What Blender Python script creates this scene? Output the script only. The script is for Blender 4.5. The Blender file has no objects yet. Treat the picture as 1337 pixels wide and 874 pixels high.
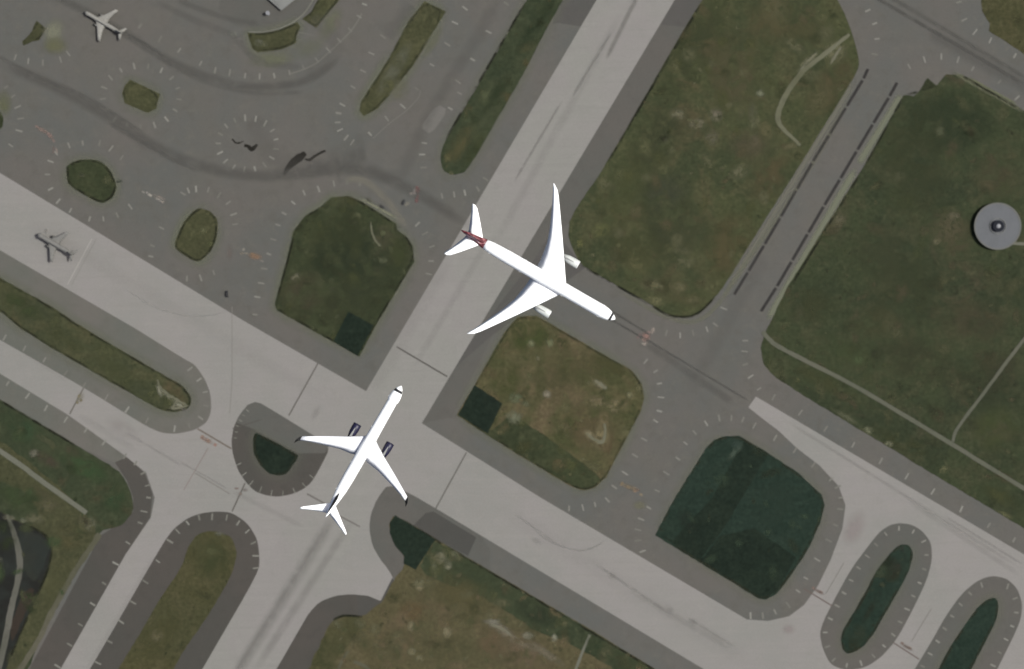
import bpy, bmesh, math, random
from mathutils import Vector, Matrix
random.seed(7)
R = math.radians
C = bpy.context.scene
# ------------------------------------------------------------------ camera, sky, sun, exposure
MPP = 0.7                    # metres on the ground for one unit of the site plan
H = 1600.0                   # survey height of the camera above the airfield
cam_d = bpy.data.cameras.new('camera')
cam = bpy.data.objects.new('camera', cam_d); C.collection.objects.link(cam)
cam.location = (0, 0, H)
cam_d.sensor_width = 36.0
cam_d.lens = 36.0 * H / (1337 * MPP)
cam_d.clip_start = 5.0
cam_d.clip_end = 40000.0
cam_d.dof.use_dof = True
cam_d.dof.focus_distance = 750.0
cam_d.dof.aperture_fstop = cam_d.lens / 1000.0 / 1.4
C.camera = cam
w = bpy.data.worlds.new('World'); C.world = w; w.use_nodes = True
nt = w.node_tree
sky = nt.nodes.new('ShaderNodeTexSky'); sky.sky_type = 'NISHITA'; sky.sun_disc = False
SUN_EL, SUN_AZ = 56.0, 86.0           # compass azimuth, clockwise from +Y
sky.dust_density = 5.0; sky.air_density = 0.8; sky.ozone_density = 0.5
sky.sun_elevation = R(SUN_EL); sky.sun_rotation = R(SUN_AZ)
bg = nt.nodes['Background']; bg.inputs['Strength'].default_value = 0.11
nt.links.new(sky.outputs[0], bg.inputs['Color'])
sd = bpy.data.lights.new('sun', 'SUN'); sd.energy = 4.4; sd.angle = R(0.53); sd.color = (0.955, 0.98, 0.935)
so = bpy.data.objects.new('sun', sd); C.collection.objects.link(so)
sv = Vector((math.sin(R(SUN_AZ)) * math.cos(R(SUN_EL)), math.cos(R(SUN_AZ)) * math.cos(R(SUN_EL)), math.sin(R(SUN_EL))))
so.rotation_euler = sv.to_track_quat('Z', 'Y').to_euler()
so.location = sv * 3000
vs = C.view_settings
vs.view_transform = 'Standard'; vs.look = 'None'; vs.gamma = 1; vs.use_curve_mapping = False
vs.exposure = 0.30
C.cycles.transparent_max_bounces = 40
C.cycles.max_bounces = 4
C.cycles.filter_width = 1.7

# ------------------------------------------------------------------ helpers
def P(x, y, z=0.0):
    """site plan (x right, y down) to metres on the ground"""
    return Vector(((x - 668.5) * MPP, (437.0 - y) * MPP, z))

def srgb(r, g, b):
    f = lambda c: ((c / 255 + 0.055) / 1.055) ** 2.4 if c > 10 else c / 3294.6
    return (f(r), f(g), f(b))
GAIN = 2.24      # how much brighter a sunlit surface renders than its base colour
def alb(r, g, b):
    return tuple(min(0.85, c * k / GAIN) for c, k in zip(srgb(r, g, b), (1.0, 1.0, 1.0)))

def link(o):
    C.collection.objects.link(o); return o
def mesh_obj(name, verts, faces, mat, parent=None, smooth=False):
    me = bpy.data.meshes.new(name); me.from_pydata([tuple(v) for v in verts], [], faces); me.update()
    if mat: me.materials.append(mat)
    if smooth:
        for p in me.polygons: p.use_smooth = True
    o = bpy.data.objects.new(name, me); link(o)
    if parent: o.parent = parent
    return o
def bm_obj(name, bm, mat, parent=None, smooth=False):
    me = bpy.data.meshes.new(name); bm.normal_update(); bm.to_mesh(me); bm.free()
    if mat: me.materials.append(mat)
    if smooth:
        for p in me.polygons: p.use_smooth = True
    o = bpy.data.objects.new(name, me); link(o)
    if parent: o.parent = parent
    return o
def struct(o, kind='structure'):
    o['kind'] = kind; return o
def thing(name, label, cat, loc=(0, 0, 0), rz=0.0, group=None):
    o = bpy.data.objects.new(name, None); link(o)
    o.empty_display_size = 2.0
    o.location = loc; o.rotation_euler = (0, 0, rz); o['label'] = label; o['category'] = cat
    if group: o['group'] = group
    return o
def chaikin(pts, n=1):
    for _ in range(n):
        q = []
        for i in range(len(pts)):
            a, b = pts[i], pts[(i + 1) % len(pts)]
            q.append((a[0] * .8 + b[0] * .2, a[1] * .8 + b[1] * .2)); q.append((a[0] * .2 + b[0] * .8, a[1] * .2 + b[1] * .8))
        pts = q
    return pts
def ragged(pts, amp, step=5.0):
    q = []
    for i in range(len(pts)):
        a, b = pts[i], pts[(i + 1) % len(pts)]
        L = math.hypot(b[0] - a[0], b[1] - a[1]); n = max(1, min(60, int(L / step)))
        nx, ny = -(b[1] - a[1]) / max(L, 1e-6), (b[0] - a[0]) / max(L, 1e-6)
        for k in range(n):
            t = k / n; d = random.uniform(-amp, amp)
            q.append((a[0] + (b[0] - a[0]) * t + nx * d, a[1] + (b[1] - a[1]) * t + ny * d))
    return q
def sheet(name, pts, z, mat, smooth_n=0, rag=0.0, kind='structure'):
    if smooth_n: pts = chaikin(pts, smooth_n)
    if rag: pts = ragged(pts, rag)
    bm = bmesh.new()
    vs_ = [bm.verts.new(P(x, y, z)) for x, y in pts]
    f = bm.faces.new(vs_); f.normal_update()
    if f.normal.z < 0: f.normal_flip()
    bmesh.ops.triangulate(bm, faces=bm.faces[:])
    return struct(bm_obj(name, bm, mat), kind)

# ------------------------------------------------------------------ materials
def new_mat(name, rough=0.9, spec=0.2):
    m = bpy.data.materials.new(name); m.use_nodes = True
    b = m.node_tree.nodes['Principled BSDF']
    b.inputs['Roughness'].default_value = rough
    b.inputs['Specular IOR Level'].default_value = spec
    return m, m.node_tree, b
def noise(t, vec, scale, detail=4, rough=0.55, dist=0.0):
    n = t.nodes.new('ShaderNodeTexNoise')
    n.inputs['Scale'].default_value = scale; n.inputs['Detail'].default_value = detail
    n.inputs['Roughness'].default_value = rough; n.inputs['Distortion'].default_value = dist
    t.links.new(vec, n.inputs['Vector']); return n.outputs['Fac']
def rng(t, fac, a, b, lo=0.0, hi=1.0):
    n = t.nodes.new('ShaderNodeMapRange'); n.interpolation_type = 'SMOOTHSTEP'
    t.links.new(fac, n.inputs['Value'])
    for k, v in (('From Min', a), ('From Max', b), ('To Min', lo), ('To Max', hi)): n.inputs[k].default_value = v
    return n.outputs[0]
def mix(t, fac, a, b, mode='MIX'):
    n = t.nodes.new('ShaderNodeMix'); n.data_type = 'RGBA'; n.blend_type = mode
    if hasattr(fac, 'node'): t.links.new(fac, n.inputs[0])
    else: n.inputs[0].default_value = fac
    for s, v in ((6, a), (7, b)):
        if hasattr(v, 'node'): t.links.new(v, n.inputs[s])
        else: n.inputs[s].default_value = (*v, 1)
    return n.outputs[2]
def wpos(t, off=(0, 0, 0), rot=0.0, sc=(1, 1, 1)):
    g = t.nodes.new('ShaderNodeNewGeometry'); m = t.nodes.new('ShaderNodeMapping')
    t.links.new(g.outputs['Position'], m.inputs['Vector'])
    m.inputs['Location'].default_value = off; m.inputs['Rotation'].default_value = (0, 0, rot); m.inputs['Scale'].default_value = sc
    return m.outputs[0]

def paved(name, base, tint_a, tint_b, along=None, contrast=0.10):
    """worn pavement: broad tint drift, mottling and fine grain; 'along' draws it out down the lane"""
    m, t, b = new_mat(name, 0.92, 0.15)
    v = wpos(t)
    c = mix(t, rng(t, noise(t, v, 0.012, 3), 0.35, 0.65), tint_a, tint_b)
    c = mix(t, rng(t, noise(t, v, 0.03, 4, .6), 0.42, 0.72, 0, .5), c, base)
    dark = tuple(x * (1 - contrast * 1.6) for x in base); lite = tuple(min(.8, x * (1 + contrast * 1.3)) for x in base)
    c = mix(t, rng(t, noise(t, v, 0.09, 5, .6), 0.48, 0.75, 0, .6), c, dark)
    c = mix(t, rng(t, noise(t, wpos(t, (50, 9, 3)), 0.13, 5, .65), 0.5, 0.75, 0, .6), c, lite)
    if along is not None:
        v2 = wpos(t, (0, 0, 0), along, (0.012, 0.35, 1))
        c = mix(t, rng(t, noise(t, v2, 1.0, 4, .6), 0.5, 0.72, 0, .5), c, dark)
        v3 = wpos(t, (3, 7, 0), along, (0.01, 0.18, 1))
        c = mix(t, rng(t, noise(t, v3, 1.0, 3, .6), 0.5, 0.72, 0, .45), c, lite)
    g = rng(t, noise(t, v, 0.8, 3, .7), 0.3, 0.7, 0.93, 1.06)
    mm = t.nodes.new('ShaderNodeVectorMath'); mm.operation = 'SCALE'
    t.links.new(c, mm.inputs[0]); t.links.new(g, mm.inputs['Scale'])
    t.links.new(mm.outputs[0], b.inputs['Base Color'])
    return m
def grey(c, k=.10):
    l = .3 * c[0] + .59 * c[1] + .11 * c[2]; return tuple((x + (l - x) * k) * 1.12 for x in c[:3])
def grass(name, cols, seed, brown=None, brown_amt=0.5, streak=None):
    cols = [grey(c) for c in cols]; brown = grey(brown) if brown else None
    m, t, b = new_mat(name, 1.0, 0.05)
    o = (seed * 91.7, seed * 37.3, 0)
    v = wpos(t, o)
    a, c2, d = cols
    c = mix(t, rng(t, noise(t, v, 0.016, 5, .6, .8), 0.36, 0.62), a, c2)
    c = mix(t, rng(t, noise(t, wpos(t, (o[1], o[0], 5)), 0.045, 6, .65, .5), 0.46, 0.66, 0, .75), c, d)
    if brown:
        c = mix(t, rng(t, noise(t, wpos(t, (o[0] + 300, o[1], 9)), 0.018, 6, .65, 1.0), 0.62 - .2 * brown_amt, 0.78 - .2 * brown_amt, 0, .8), c, brown)
    if streak is not None:
        c = mix(t, rng(t, noise(t, wpos(t, o, streak, (0.02, 0.22, 1)), 1.0, 5, .65), 0.52, 0.72, 0, .35), c, tuple(x * 1.25 for x in a))
    c = mix(t, rng(t, noise(t, wpos(t, (o[0], 77, 0)), 0.11, 6, .7, .6), 0.50, 0.72, 0, .55), c, tuple(x * 1.35 for x in d))
    c = mix(t, rng(t, noise(t, wpos(t, (o[0], 777, 0)), 0.08, 6, .7, .8), 0.52, 0.74, 0, .6), c, tuple(x * .68 for x in a))
    g = rng(t, noise(t, v, 0.30, 5, .75), 0.3, 0.7, 0.76, 1.24)
    mm = t.nodes.new('ShaderNodeVectorMath'); mm.operation = 'SCALE'
    t.links.new(c, mm.inputs[0]); t.links.new(g, mm.inputs['Scale'])
    t.links.new(mm.outputs[0], b.inputs['Base Color'])
    return m
def plain(name, col, rough=0.5, spec=0.4, metal=0.0, var=0.06, scale=0.5):
    m, t, b = new_mat(name, rough, spec); b.inputs['Metallic'].default_value = metal
    tc = t.nodes.new('ShaderNodeTexCoord')
    f = rng(t, noise(t, tc.outputs['Object'], scale, 4), 0.35, 0.65)
    c = mix(t, f, tuple(x * (1 - var) for x in col), tuple(min(.9, x * (1 + var)) for x in col))
    t.links.new(c, b.inputs['Base Color']); return m

APRON = paved('apron_asphalt', alb(104, 101, 94), alb(100, 100, 96), alb(106, 102, 97))
CONC_A = paved('runway_concrete', alb(150, 147, 142), alb(149, 147, 141), alb(151, 146, 143), along=R(-60.0), contrast=.06)
CONC_B = paved('cross_runway_concrete', alb(151, 147, 142), alb(147, 145, 140), alb(153, 148, 145), along=R(31.0), contrast=.045)
SHO = paved('shoulder_asphalt', alb(98, 95, 90), alb(96, 96, 91), alb(101, 97, 92), contrast=.07)
SHO_L = paved('pale_shoulder_asphalt', alb(108, 106, 98), alb(104, 105, 98), alb(112, 108, 102), contrast=.07)
SHO_M = paved('mid_shoulder_asphalt', alb(91, 88, 85), alb(89, 88, 84), alb(94, 90, 87), contrast=.08)
SHO_D = paved('dark_shoulder_asphalt', alb(81, 78, 73), alb(80, 78, 73), alb(86, 81, 76), contrast=.08)
SHO_DD = paved('darkest_shoulder_asphalt', alb(80, 78, 74), alb(79, 78, 74), alb(83, 80, 76), contrast=.06)
PAD = paved('pale_pad_asphalt', alb(118, 115, 110), alb(116, 114, 108), alb(120, 116, 112), contrast=.04)
PATH = paved('gravel_path', alb(112, 112, 98), alb(108, 109, 96), alb(116, 115, 103), contrast=.1)
PATH_D = paved('dull_gravel_path', alb(99, 100, 85), alb(94, 96, 82), alb(104, 103, 90), contrast=.12)
TRACK = paved('dirt_track', alb(92, 90, 74), alb(88, 87, 70), alb(98, 95, 80), contrast=.14)
BRN = alb(86, 76, 54)
GR_MID = grass('field_grass', (alb(62, 66, 47), alb(68, 71, 47), alb(77, 76, 52)), 1, BRN, .35)
GR_G3 = grass('runway_side_grass', (alb(61, 67, 45), alb(70, 74, 48), alb(79, 78, 53)), 2, alb(88, 78, 56), .35)
GR_G4 = grass('east_field_grass', (alb(53, 60, 42), alb(60, 67, 45), alb(69, 70, 49)), 3, alb(77, 70, 53), .3)
GR_G2 = grass('junction_grass', (alb(70, 73, 45), alb(82, 79, 53), alb(91, 83, 57)), 4, alb(99, 86, 64), .6)
GR_G1 = grass('west_junction_grass', (alb(52, 58, 39), alb(60, 66, 44), alb(68, 71, 48)), 5, alb(72, 68, 52), .3)
GR_SM = grass('island_grass', (alb(66, 67, 46), alb(72, 73, 49), alb(80, 79, 54)), 6)
GR_SE = grass('dry_field_grass', (alb(80, 77, 53), alb(86, 80, 55), alb(92, 84, 60)), 7, alb(102, 87, 66), .5)
GR_DK = grass('dark_turf', (alb(36, 43, 31), alb(42, 50, 35), alb(47, 54, 36)), 8)  # dark green turf tones
GR_TEAL = grass('deep_green_turf', (alb(36, 50, 41), alb(40, 54, 45), alb(43, 56, 46)), 9)
GR_TDK = grass('darkest_turf', (alb(31, 41, 33), alb(34, 45, 36), alb(38, 48, 38)), 13)
GR_GRN = grass('lush_grass', (alb(53, 61, 43), alb(59, 66, 46), alb(66, 71, 50)), 10, alb(70, 64, 46), .2)
GR_OLV = grass('olive_grass', (alb(70, 70, 46), alb(74, 72, 46), alb(80, 76, 52)), 11)
GR_FAR = grass('surrounding_grass', (alb(64, 68, 47), alb(72, 73, 50), alb(84, 80, 56)), 12, BRN, .5)

# ------------------------------------------------------------------ ground, runways, taxiways
bm = bmesh.new()
vs_ = [bm.verts.new((15000 * math.cos(a * math.pi / 24), 15000 * math.sin(a * math.pi / 24), -0.06)) for a in range(48)]
bm.faces.new(vs_); struct(bm_obj('ground', bm, GR_FAR))
sheet('apron', [(-700, -500), (1900, -500), (1900, 1400), (-700, 1400)], 0.0, APRON)

sheet('runway', [(956, -300), (1059, -300), (881, 0), (550, 554), (403, 801), (361, 874), (170, 1200), (65, 1200), (264, 874), (330, 760), (408, 632), (478, 511), (779, 0)], 0.030, CONC_A)
sheet('cross_runway', [(-300, 45), (0, 226), (318, 419), (478, 511), (551, 553), (706, 650), (975, 809), (1000, 824), (1400, 1163), (919, 874), (569, 664), (239, 468), (178, 430), (0, 327), (-300, 152)], 0.040, CONC_B)
sheet('taxiway', [(987, 518), (1700, 938), (1700, 1330), (1400, 1150), (919, 863), (975, 809), (1003, 811), (1030, 805), (1050, 790), (1068, 765), (1085, 730), (1100, 690), (1104, 660), (1095, 635), (1070, 608), (1040, 585), (1017, 563), (997, 548), (977, 532)], 0.035, CONC_B)
sheet('taxiway', [(-300, 266), (0, 444), (198, 557), (240, 440), (330, 470), (480, 560), (575, 655), (514, 753), (497, 785), (403, 801), (361, 874), (180, 1180), (-110, 1180), (79, 874), (164, 724), (197, 676), (202, 650), (191, 618), (163, 595), (89, 542), (0, 488), (-300, 310)], 0.025, CONC_B)

# shoulders that lie over the concrete
SH_A = [(-300, 152), (0, 327), (178, 430), (239, 468), (254, 476), (267, 494), (275, 514), (276, 537), (270, 552), (254, 562), (229, 567), (209, 565), (188, 555), (109, 506), (0, 444), (-300, 268)]
SH_D = [(302, 577), (305, 558), (312, 543), (323, 529), (333, 525), (341, 527), (371, 545), (400, 563), (432, 583), (419, 609), (407, 630), (396, 639), (383, 645), (364, 649), (347, 647), (333, 642), (321, 630), (311, 615), (304, 594)]
SH_B = [(118, 874), (210, 714), (226, 691), (246, 676), (264, 670), (282, 668), (302, 669), (323, 683), (336, 704), (339, 727), (338, 747), (264, 874), (84, 1190), (-76, 1190)]
SH_E = [(507, 632), (538, 646), (569, 664), (640, 707), (640, 760), (518, 765), (508, 745), (496, 730), (486, 712), (482, 690), (484, 672), (492, 652)]
SH_F = [(361, 874), (403, 801), (417, 786), (438, 778), (458, 776), (480, 778), (497, 785), (560, 800), (500, 900), (300, 1190), (175, 1190)]
SH_S1 = [(1174, 683), (1190, 685), (1204, 693), (1216, 709), (1217, 732), (1210, 758), (1192, 796), (1171, 835), (1151, 858), (1130, 872), (1105, 876), (1084, 868), (1074, 847), (1070, 827), (1076, 809), (1092, 778), (1112, 742), (1133, 714), (1148, 695), (1161, 686)]
SH_S2 = [(1299, 752), (1315, 756), (1328, 768), (1335, 788), (1333, 809), (1322, 834), (1304, 870), (1285, 910), (1260, 945), (1225, 962), (1195, 955), (1180, 925), (1184, 895), (1194, 874), (1215, 840), (1235, 804), (1256, 775), (1274, 760), (1287, 754)]
for pts, m_, z, n in ((SH_A, SHO_L, .060, 2), (SH_D, SHO_D, .062, 2), (SH_B, SHO_D, .064, 2), (SH_E, SHO, .066, 1), (SH_F, SHO_D, .068, 1), (SH_S1, SHO, .060, 2), (SH_S2, SHO, .060, 2)):
    sheet('shoulder', pts, z, m_, n)
# differently aged lengths of shoulder and apron
sheet('shoulder', [(881, 0), (922, 0), (785, 222), (744, 290), (690, 345), (590, 545), (551, 553)], .012, SHO)
sheet('shoulder', [(1059, -300), (1100, -300), (925, -5), (900, 36), (860, 32), (881, 0)], .016, SHO_M)
sheet('shoulder', [(735, -80), (830, -80), (779, 0), (758, 35), (728, 30), (722, 32)], .016, SHO_M)
sheet('shoulder', [(700, 335), (722, 300), (764, 350), (640, 440), (583, 490), (596, 470)], .020, SHO_M)
sheet('shoulder', [(556, 670), (566, 668), (622, 702), (611, 726), (560, 700), (540, 686)], .072, SHO_DD)
sheet('shoulder', [(466, 777), (480, 778), (497, 785), (512, 755), (520, 765), (500, 805), (468, 803)], .072, SHO_DD)
sheet('shoulder', [(333, 525), (341, 527), (371, 545), (400, 563), (430, 582), (424, 592), (390, 592), (330, 560), (308, 552), (314, 541), (323, 529)], .070, SHO)
sheet('shoulder', [(150, 604), (166, 597), (189, 618), (199, 645), (196, 676), (164, 724), (79, 874), (-100, 1190), (-170, 1190), (38, 874), (131, 700), (146, 690), (174, 668), (174, 650), (166, 628)], .018, SHO_D)
sheet('shoulder', [(-300, 310), (0, 488), (89, 542), (163, 595), (153, 606), (102, 583), (0, 524), (-300, 346)], .014, SHO_L)
sheet('apron_pad', chaikin([(571, 136), (585, 144), (563, 176), (548, 167)], 1), .050, PAD)
sheet('apron_pad', [(302, -60), (425, -60), (410, 8), (388, 26), (360, 38), (330, 40), (306, 34), (285, 12)], .020, SHO)

# ------------------------------------------------------------------ grass
G1 = [(455, 256), (432, 258), (419, 270), (399, 281), (383, 302), (376, 332), (358, 398), (362, 406), (410, 433), (469, 466), (488, 430), (503, 405), (541, 342), (539, 322), (531, 309), (518, 300), (517, 292), (505, 284), (472, 263)]
G2 = [(596, 542), (620, 502), (660, 432), (676, 414), (700, 412), (731, 430), (802, 471), (825, 483), (838, 501), (841, 519), (836, 539), (802, 603), (792, 623), (777, 637), (762, 641), (746, 636), (660, 584)]
G3 = [(917, 0), (884, 53), (792, 214), (744, 284), (742, 312), (757, 345), (782, 360), (851, 398), (871, 411), (889, 415), (909, 412), (925, 398), (945, 375), (1001, 284), (1048, 210), (1120, 94), (1122, 76), (1111, 38), (1101, 13), (1089, -8), (1060, -80), (965, -80)]
G4 = [(1211, 102), (1223, 112), (1235, 97), (1256, 98), (1337, 145), (1700, 360), (1700, 905), (1337, 690), (1221, 621), (1048, 516), (1010, 491), (997, 476), (993, 455), (998, 437), (1028, 375), (1129, 215), (1180, 124), (1193, 126), (1200, 119)]
G5 = [(1281, -100), (1281, 0), (1282, 15), (1292, 31), (1291, 41), (1315, 56), (1337, 71), (1700, 300), (1700, -100)]
G6 = [(575, 205), (580, 186), (631, 100), (688, 0), (735, -80), (782, -80), (735, 0), (711, 43), (685, 94), (660, 137), (611, 223), (590, 230), (577, 222)]
G7 = [(554, 2), (582, 15), (541, 84), (508, 125), (493, 142), (475, 152), (469, 145), (472, 132), (508, 76), (533, 28)]
G8 = [(323, 43), (343, 43), (365, 39), (388, 29), (392, 35), (387, 48), (387, 56), (367, 65), (336, 69), (329, 63)]
G9 = [(443, -40), (443, 0), (428, 19), (413, 37), (408, 34), (394, 25), (406, 16), (415, 0), (425, -40)]
G10 = [(170, 104), (209, 123), (204, 142), (193, 148), (163, 135), (159, 122), (163, 112)]
G11 = [(48, 27), (61, 38), (51, 53), (42, 55), (30, 60), (29, 54), (39, 45)]
G12 = [(-20, 140), (0, 145), (5, 155), (3, 168), (-20, 178)]
G13 = [(86, 220), (90, 214), (105, 208), (130, 209), (145, 223), (153, 243), (148, 258), (135, 266), (122, 262), (88, 242)]
G14 = [(259, 271), (275, 276), (284, 286), (284, 307), (277, 327), (262, 342), (252, 341), (229, 326), (228, 317), (239, 291), (249, 279)]
G15 = [(855, 699), (881, 650), (922, 585), (932, 575), (943, 570), (965, 569), (997, 588), (1040, 616), (1073, 646), (1077, 660), (1071, 683), (1053, 722), (1028, 758), (1015, 775), (1000, 783), (990, 782), (955, 760)]
G16 = [(-300, 346), (0, 522), (102, 583), (153, 613), (165, 628), (173, 650), (174, 668), (160, 686), (146, 690), (131, 693), (123, 714), (97, 752), (51, 837), (38, 874), (-150, 1190), (-500, 1190)]
GA = [(-200, 250), (0, 363), (69, 401), (102, 424), (216, 491), (238, 503), (249, 517), (250, 527), (244, 535), (229, 539), (211, 536), (188, 524), (76, 460), (28, 430), (20, 424), (0, 406), (-200, 300)]
GD = [(333, 565), (341, 568), (390, 594), (388, 599), (376, 618), (364, 622), (350, 618), (338, 606), (331, 591), (330, 575)]
GB = [(256, 699), (268, 694), (284, 694), (303, 701), (310, 724), (302, 752), (272, 804), (243, 845), (226, 874), (100, 1100), (30, 1100), (154, 874), (185, 824), (205, 788), (238, 740), (244, 717)]
GS1 = [(1174, 711), (1187, 711), (1193, 724), (1187, 745), (1174, 770), (1156, 801), (1138, 832), (1125, 847), (1107, 855), (1099, 847), (1097, 829), (1112, 804), (1130, 773), (1143, 747), (1161, 724)]
GS2 = [(1297, 779), (1304, 786), (1303, 804), (1294, 824), (1268, 874), (1245, 920), (1220, 930), (1209, 912), (1225, 874), (1243, 840), (1264, 809), (1281, 788)]
GSE = [(515, 672), (569, 704), (670, 763), (778, 826), (852, 872), (1300, 1142), (1300, 1300), (180, 1300), (405, 876), (409, 856), (420, 844), (424, 826), (435, 809), (450, 803), (475, 805), (490, 792), (500, 785), (514, 757), (528, 740), (528, 726), (516, 713), (509, 696), (508, 683)]
FIELDS = [(G1, GR_G1, 0), (G2, GR_G2, 0), (G3, GR_G3, 1), (G4, GR_G4, 0), (G5, GR_OLV, 0), (G6, GR_GRN, 1), (G7, GR_SM, 0), (G8, GR_SM, 0), (G9, GR_SM, 0), (G10, GR_SM, 0), (G11, GR_SM, 0),
          (G12, GR_G1, 1), (G13, GR_G1, 2), (G14, GR_SM, 2), (G15, GR_TEAL, 0), (G16, GR_GRN, 1), (GA, GR_MID, 1), (GD, GR_TDK, 1), (GB, GR_OLV, 2), (GS1, GR_TEAL, 2), (GS2, GR_TEAL, 2), (GSE, GR_SE, 1)]
for pts, m_, n in FIELDS:
    sheet('grass_field', pts, .090, m_, n, rag=0.45)
# squares and strips of darker or drier turf inside the fields
sheet('turf_patch', [(455, 407), (488, 425), (467, 465), (435, 446)], .322, GR_TDK, 0, .3)
sheet('turf_patch', [(620, 503), (656, 527), (637, 566), (598, 542)], .322, GR_TDK, 0, .3)
sheet('turf_patch', [(516, 673), (569, 705), (562, 714), (543, 744), (527, 736), (528, 726), (516, 713), (509, 696), (509, 683)], .322, GR_TDK, 0, .4)
sheet('turf_patch', [(562, 714), (569, 705), (670, 764), (778, 827), (852, 873), (1300, 1143), (1240, 1143), (800, 872), (740, 838), (700, 826), (668, 802), (620, 775), (585, 765), (545, 745)], .096, GR_GRN, 1, 1.0)
sheet('turf_patch', [(598, 545), (637, 566), (668, 540), (720, 575), (768, 610), (786, 626), (776, 636), (762, 640), (746, 635), (660, 583)], .093, GR_G1, 1, .8)
sheet('turf_patch', [(972, 574), (997, 589), (1003, 594), (975, 640), (945, 690), (915, 730), (878, 706), (930, 650)], .094, GR_TDK, 0, .6)
sheet('turf_patch', [(862, 699), (880, 706), (955, 752), (1000, 772), (995, 781), (955, 758)], .097, GR_TDK, 0, .6)
sheet('turf_patch', [(985, 690), (1040, 728), (1015, 770), (1000, 782), (990, 781), (915, 733), (940, 700)], .095, GR_TDK, 0, .6)
sheet('turf_patch', [(-300, 400), (0, 575), (60, 620), (110, 668), (128, 694), (118, 714), (60, 820), (30, 874), (-150, 1180), (-480, 1180)], .093, GR_SM, 1, 1.0)
sheet('turf_patch', [(-60, 620), (0, 628), (30, 640), (52, 668), (40, 688), (10, 672), (-60, 650)], .096, GR_GRN, 1, .8)
sheet('turf_patch', [(300, 1090), (180, 1200), (405, 874), (424, 826), (450, 804), (474, 806), (462, 835), (430, 874)], .098, GR_OLV, 1, .8)

# ------------------------------------------------------------------ pond, paths
mw, tw, bw = new_mat('pond_water', 0.6, 0.15)
cw = mix(tw, rng(tw, noise(tw, wpos(tw), 0.05, 4), .4, .65), alb(28, 28, 23), alb(38, 42, 37))
tw.links.new(cw, bw.inputs['Base Color'])
POND = [(-120, 640), (-20, 650), (0, 668), (12, 676), (30, 684), (41, 688), (59, 699), (68, 714), (64, 740), (51, 773), (31, 817), (15, 855), (5, 882), (-40, 960), (-120, 960)]
sheet('pond', POND, .104, mw, 2, .5)
def ribbon(name, pts, width, z, mat, taper=None, jitter=0.0):
    n = len(pts); L, Rr = [], []
    for i, p in enumerate(pts):
        a = Vector(pts[max(0, i - 1)]); b = Vector(pts[min(n - 1, i + 1)]); d = (b - a).normalized(); q = Vector((-d.y, d.x))
        wd = (width if taper is None else taper[i]) * .5
        L.append(Vector(p) + q * (wd + random.uniform(-jitter, jitter))); Rr.append(Vector(p) - q * (wd + random.uniform(-jitter, jitter)))
    verts = [P(v.x, v.y, z) for v in L] + [P(v.x, v.y, z) for v in Rr]
    faces = [(i, i + 1, n + i + 1, n + i) for i in range(n - 1)]
    return mesh_obj(name, verts, faces, mat)
def curve(pts, k=6):
    out = []
    for i in range(len(pts) - 1):
        p0 = pts[max(0, i - 1)]; p1 = pts[i]; p2 = pts[i + 1]; p3 = pts[min(len(pts) - 1, i + 2)]
        for j in range(k):
            t = j / k
            out.append(tuple(.5 * ((2 * b) + (c - a) * t + (2 * a - 5 * b + 4 * c - d) * t * t + (-a + 3 * b - 3 * c + d) * t ** 3) for a, b, c, d in zip(p0, p1, p2, p3)))
    out.append(pts[-1]); return out
sheet('pond_margin', [(22, 700), (38, 692), (58, 703), (64, 716), (58, 738), (44, 762), (32, 745), (27, 720)], .106, paved('silted_margin', alb(46, 50, 43), alb(42, 48, 45), alb(50, 50, 42), contrast=.25), 2, .8)
sheet('pond_margin', [(28, 775), (44, 766), (44, 780), (28, 812), (16, 840), (12, 825)], .1065, paved('silty_bank', alb(52, 44, 38), alb(48, 44, 36), alb(58, 50, 42), contrast=.25), 2, .8)
cp = curve([(9, 672), (14, 685), (22, 708), (26, 735), (22, 765), (15, 793), (8, 830), (-2, 872), (-30, 950)])
struct(ribbon('causeway', cp, 8, .112, paved('causeway_gravel', alb(96, 94, 84), alb(88, 88, 78), alb(108, 106, 98), contrast=.2), [3 + 5.0 * min(1, i / 14) for i in range(len(cp))], .5))
struct(ribbon('path', curve([(996, 433), (1002, 441), (1017, 453), (1055, 473), (1119, 506), (1226, 570), (1337, 638), (1600, 800)]), 5.4, .326, PATH_D, jitter=.35))
struct(ribbon('path', curve([(1244, 577), (1251, 558), (1284, 514), (1337, 443), (1450, 300)]), 4.2, .329, PATH_D, jitter=.3))
struct(ribbon('path', curve([(-250, 425), (0, 589), (50, 625), (113, 670)]), 6.5, .326, PATH, jitter=.3))
struct(ribbon('path', curve([(130, 697), (118, 716), (95, 750), (70, 795), (48, 840), (20, 885), (-60, 1020)]), 7, .110, TRACK, jitter=.8))
tr = curve([(1109, 45), (1083, 66), (1050, 92), (1030, 118), (1018, 142), (1016, 158), (1026, 172), (1045, 190)])
struct(ribbon('worn_track', tr, 5, .330, paved('pale_track', alb(106, 106, 84), alb(96, 96, 74), alb(116, 115, 96), contrast=.2), [3.5 + 3.6 * math.sin(math.pi * min(1, i / (len(tr) - 1))) for i in range(len(tr))], .5))
struct(ribbon('path', curve([(770, 829), (762, 848), (752, 874), (735, 920)]), 3.4, .112, PATH, jitter=.3))
struct(ribbon('path', curve([(455, 850), (447, 862), (440, 880)]), 3.2, .112, TRACK, jitter=.4))
struct(ribbon('path', curve([(462, 864), (476, 870), (490, 882)]), 4, .112, TRACK, jitter=.4))
PALE_SOIL = paved('pale_bare_soil', alb(112, 111, 92), alb(104, 104, 84), alb(122, 119, 102), contrast=.2)
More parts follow.
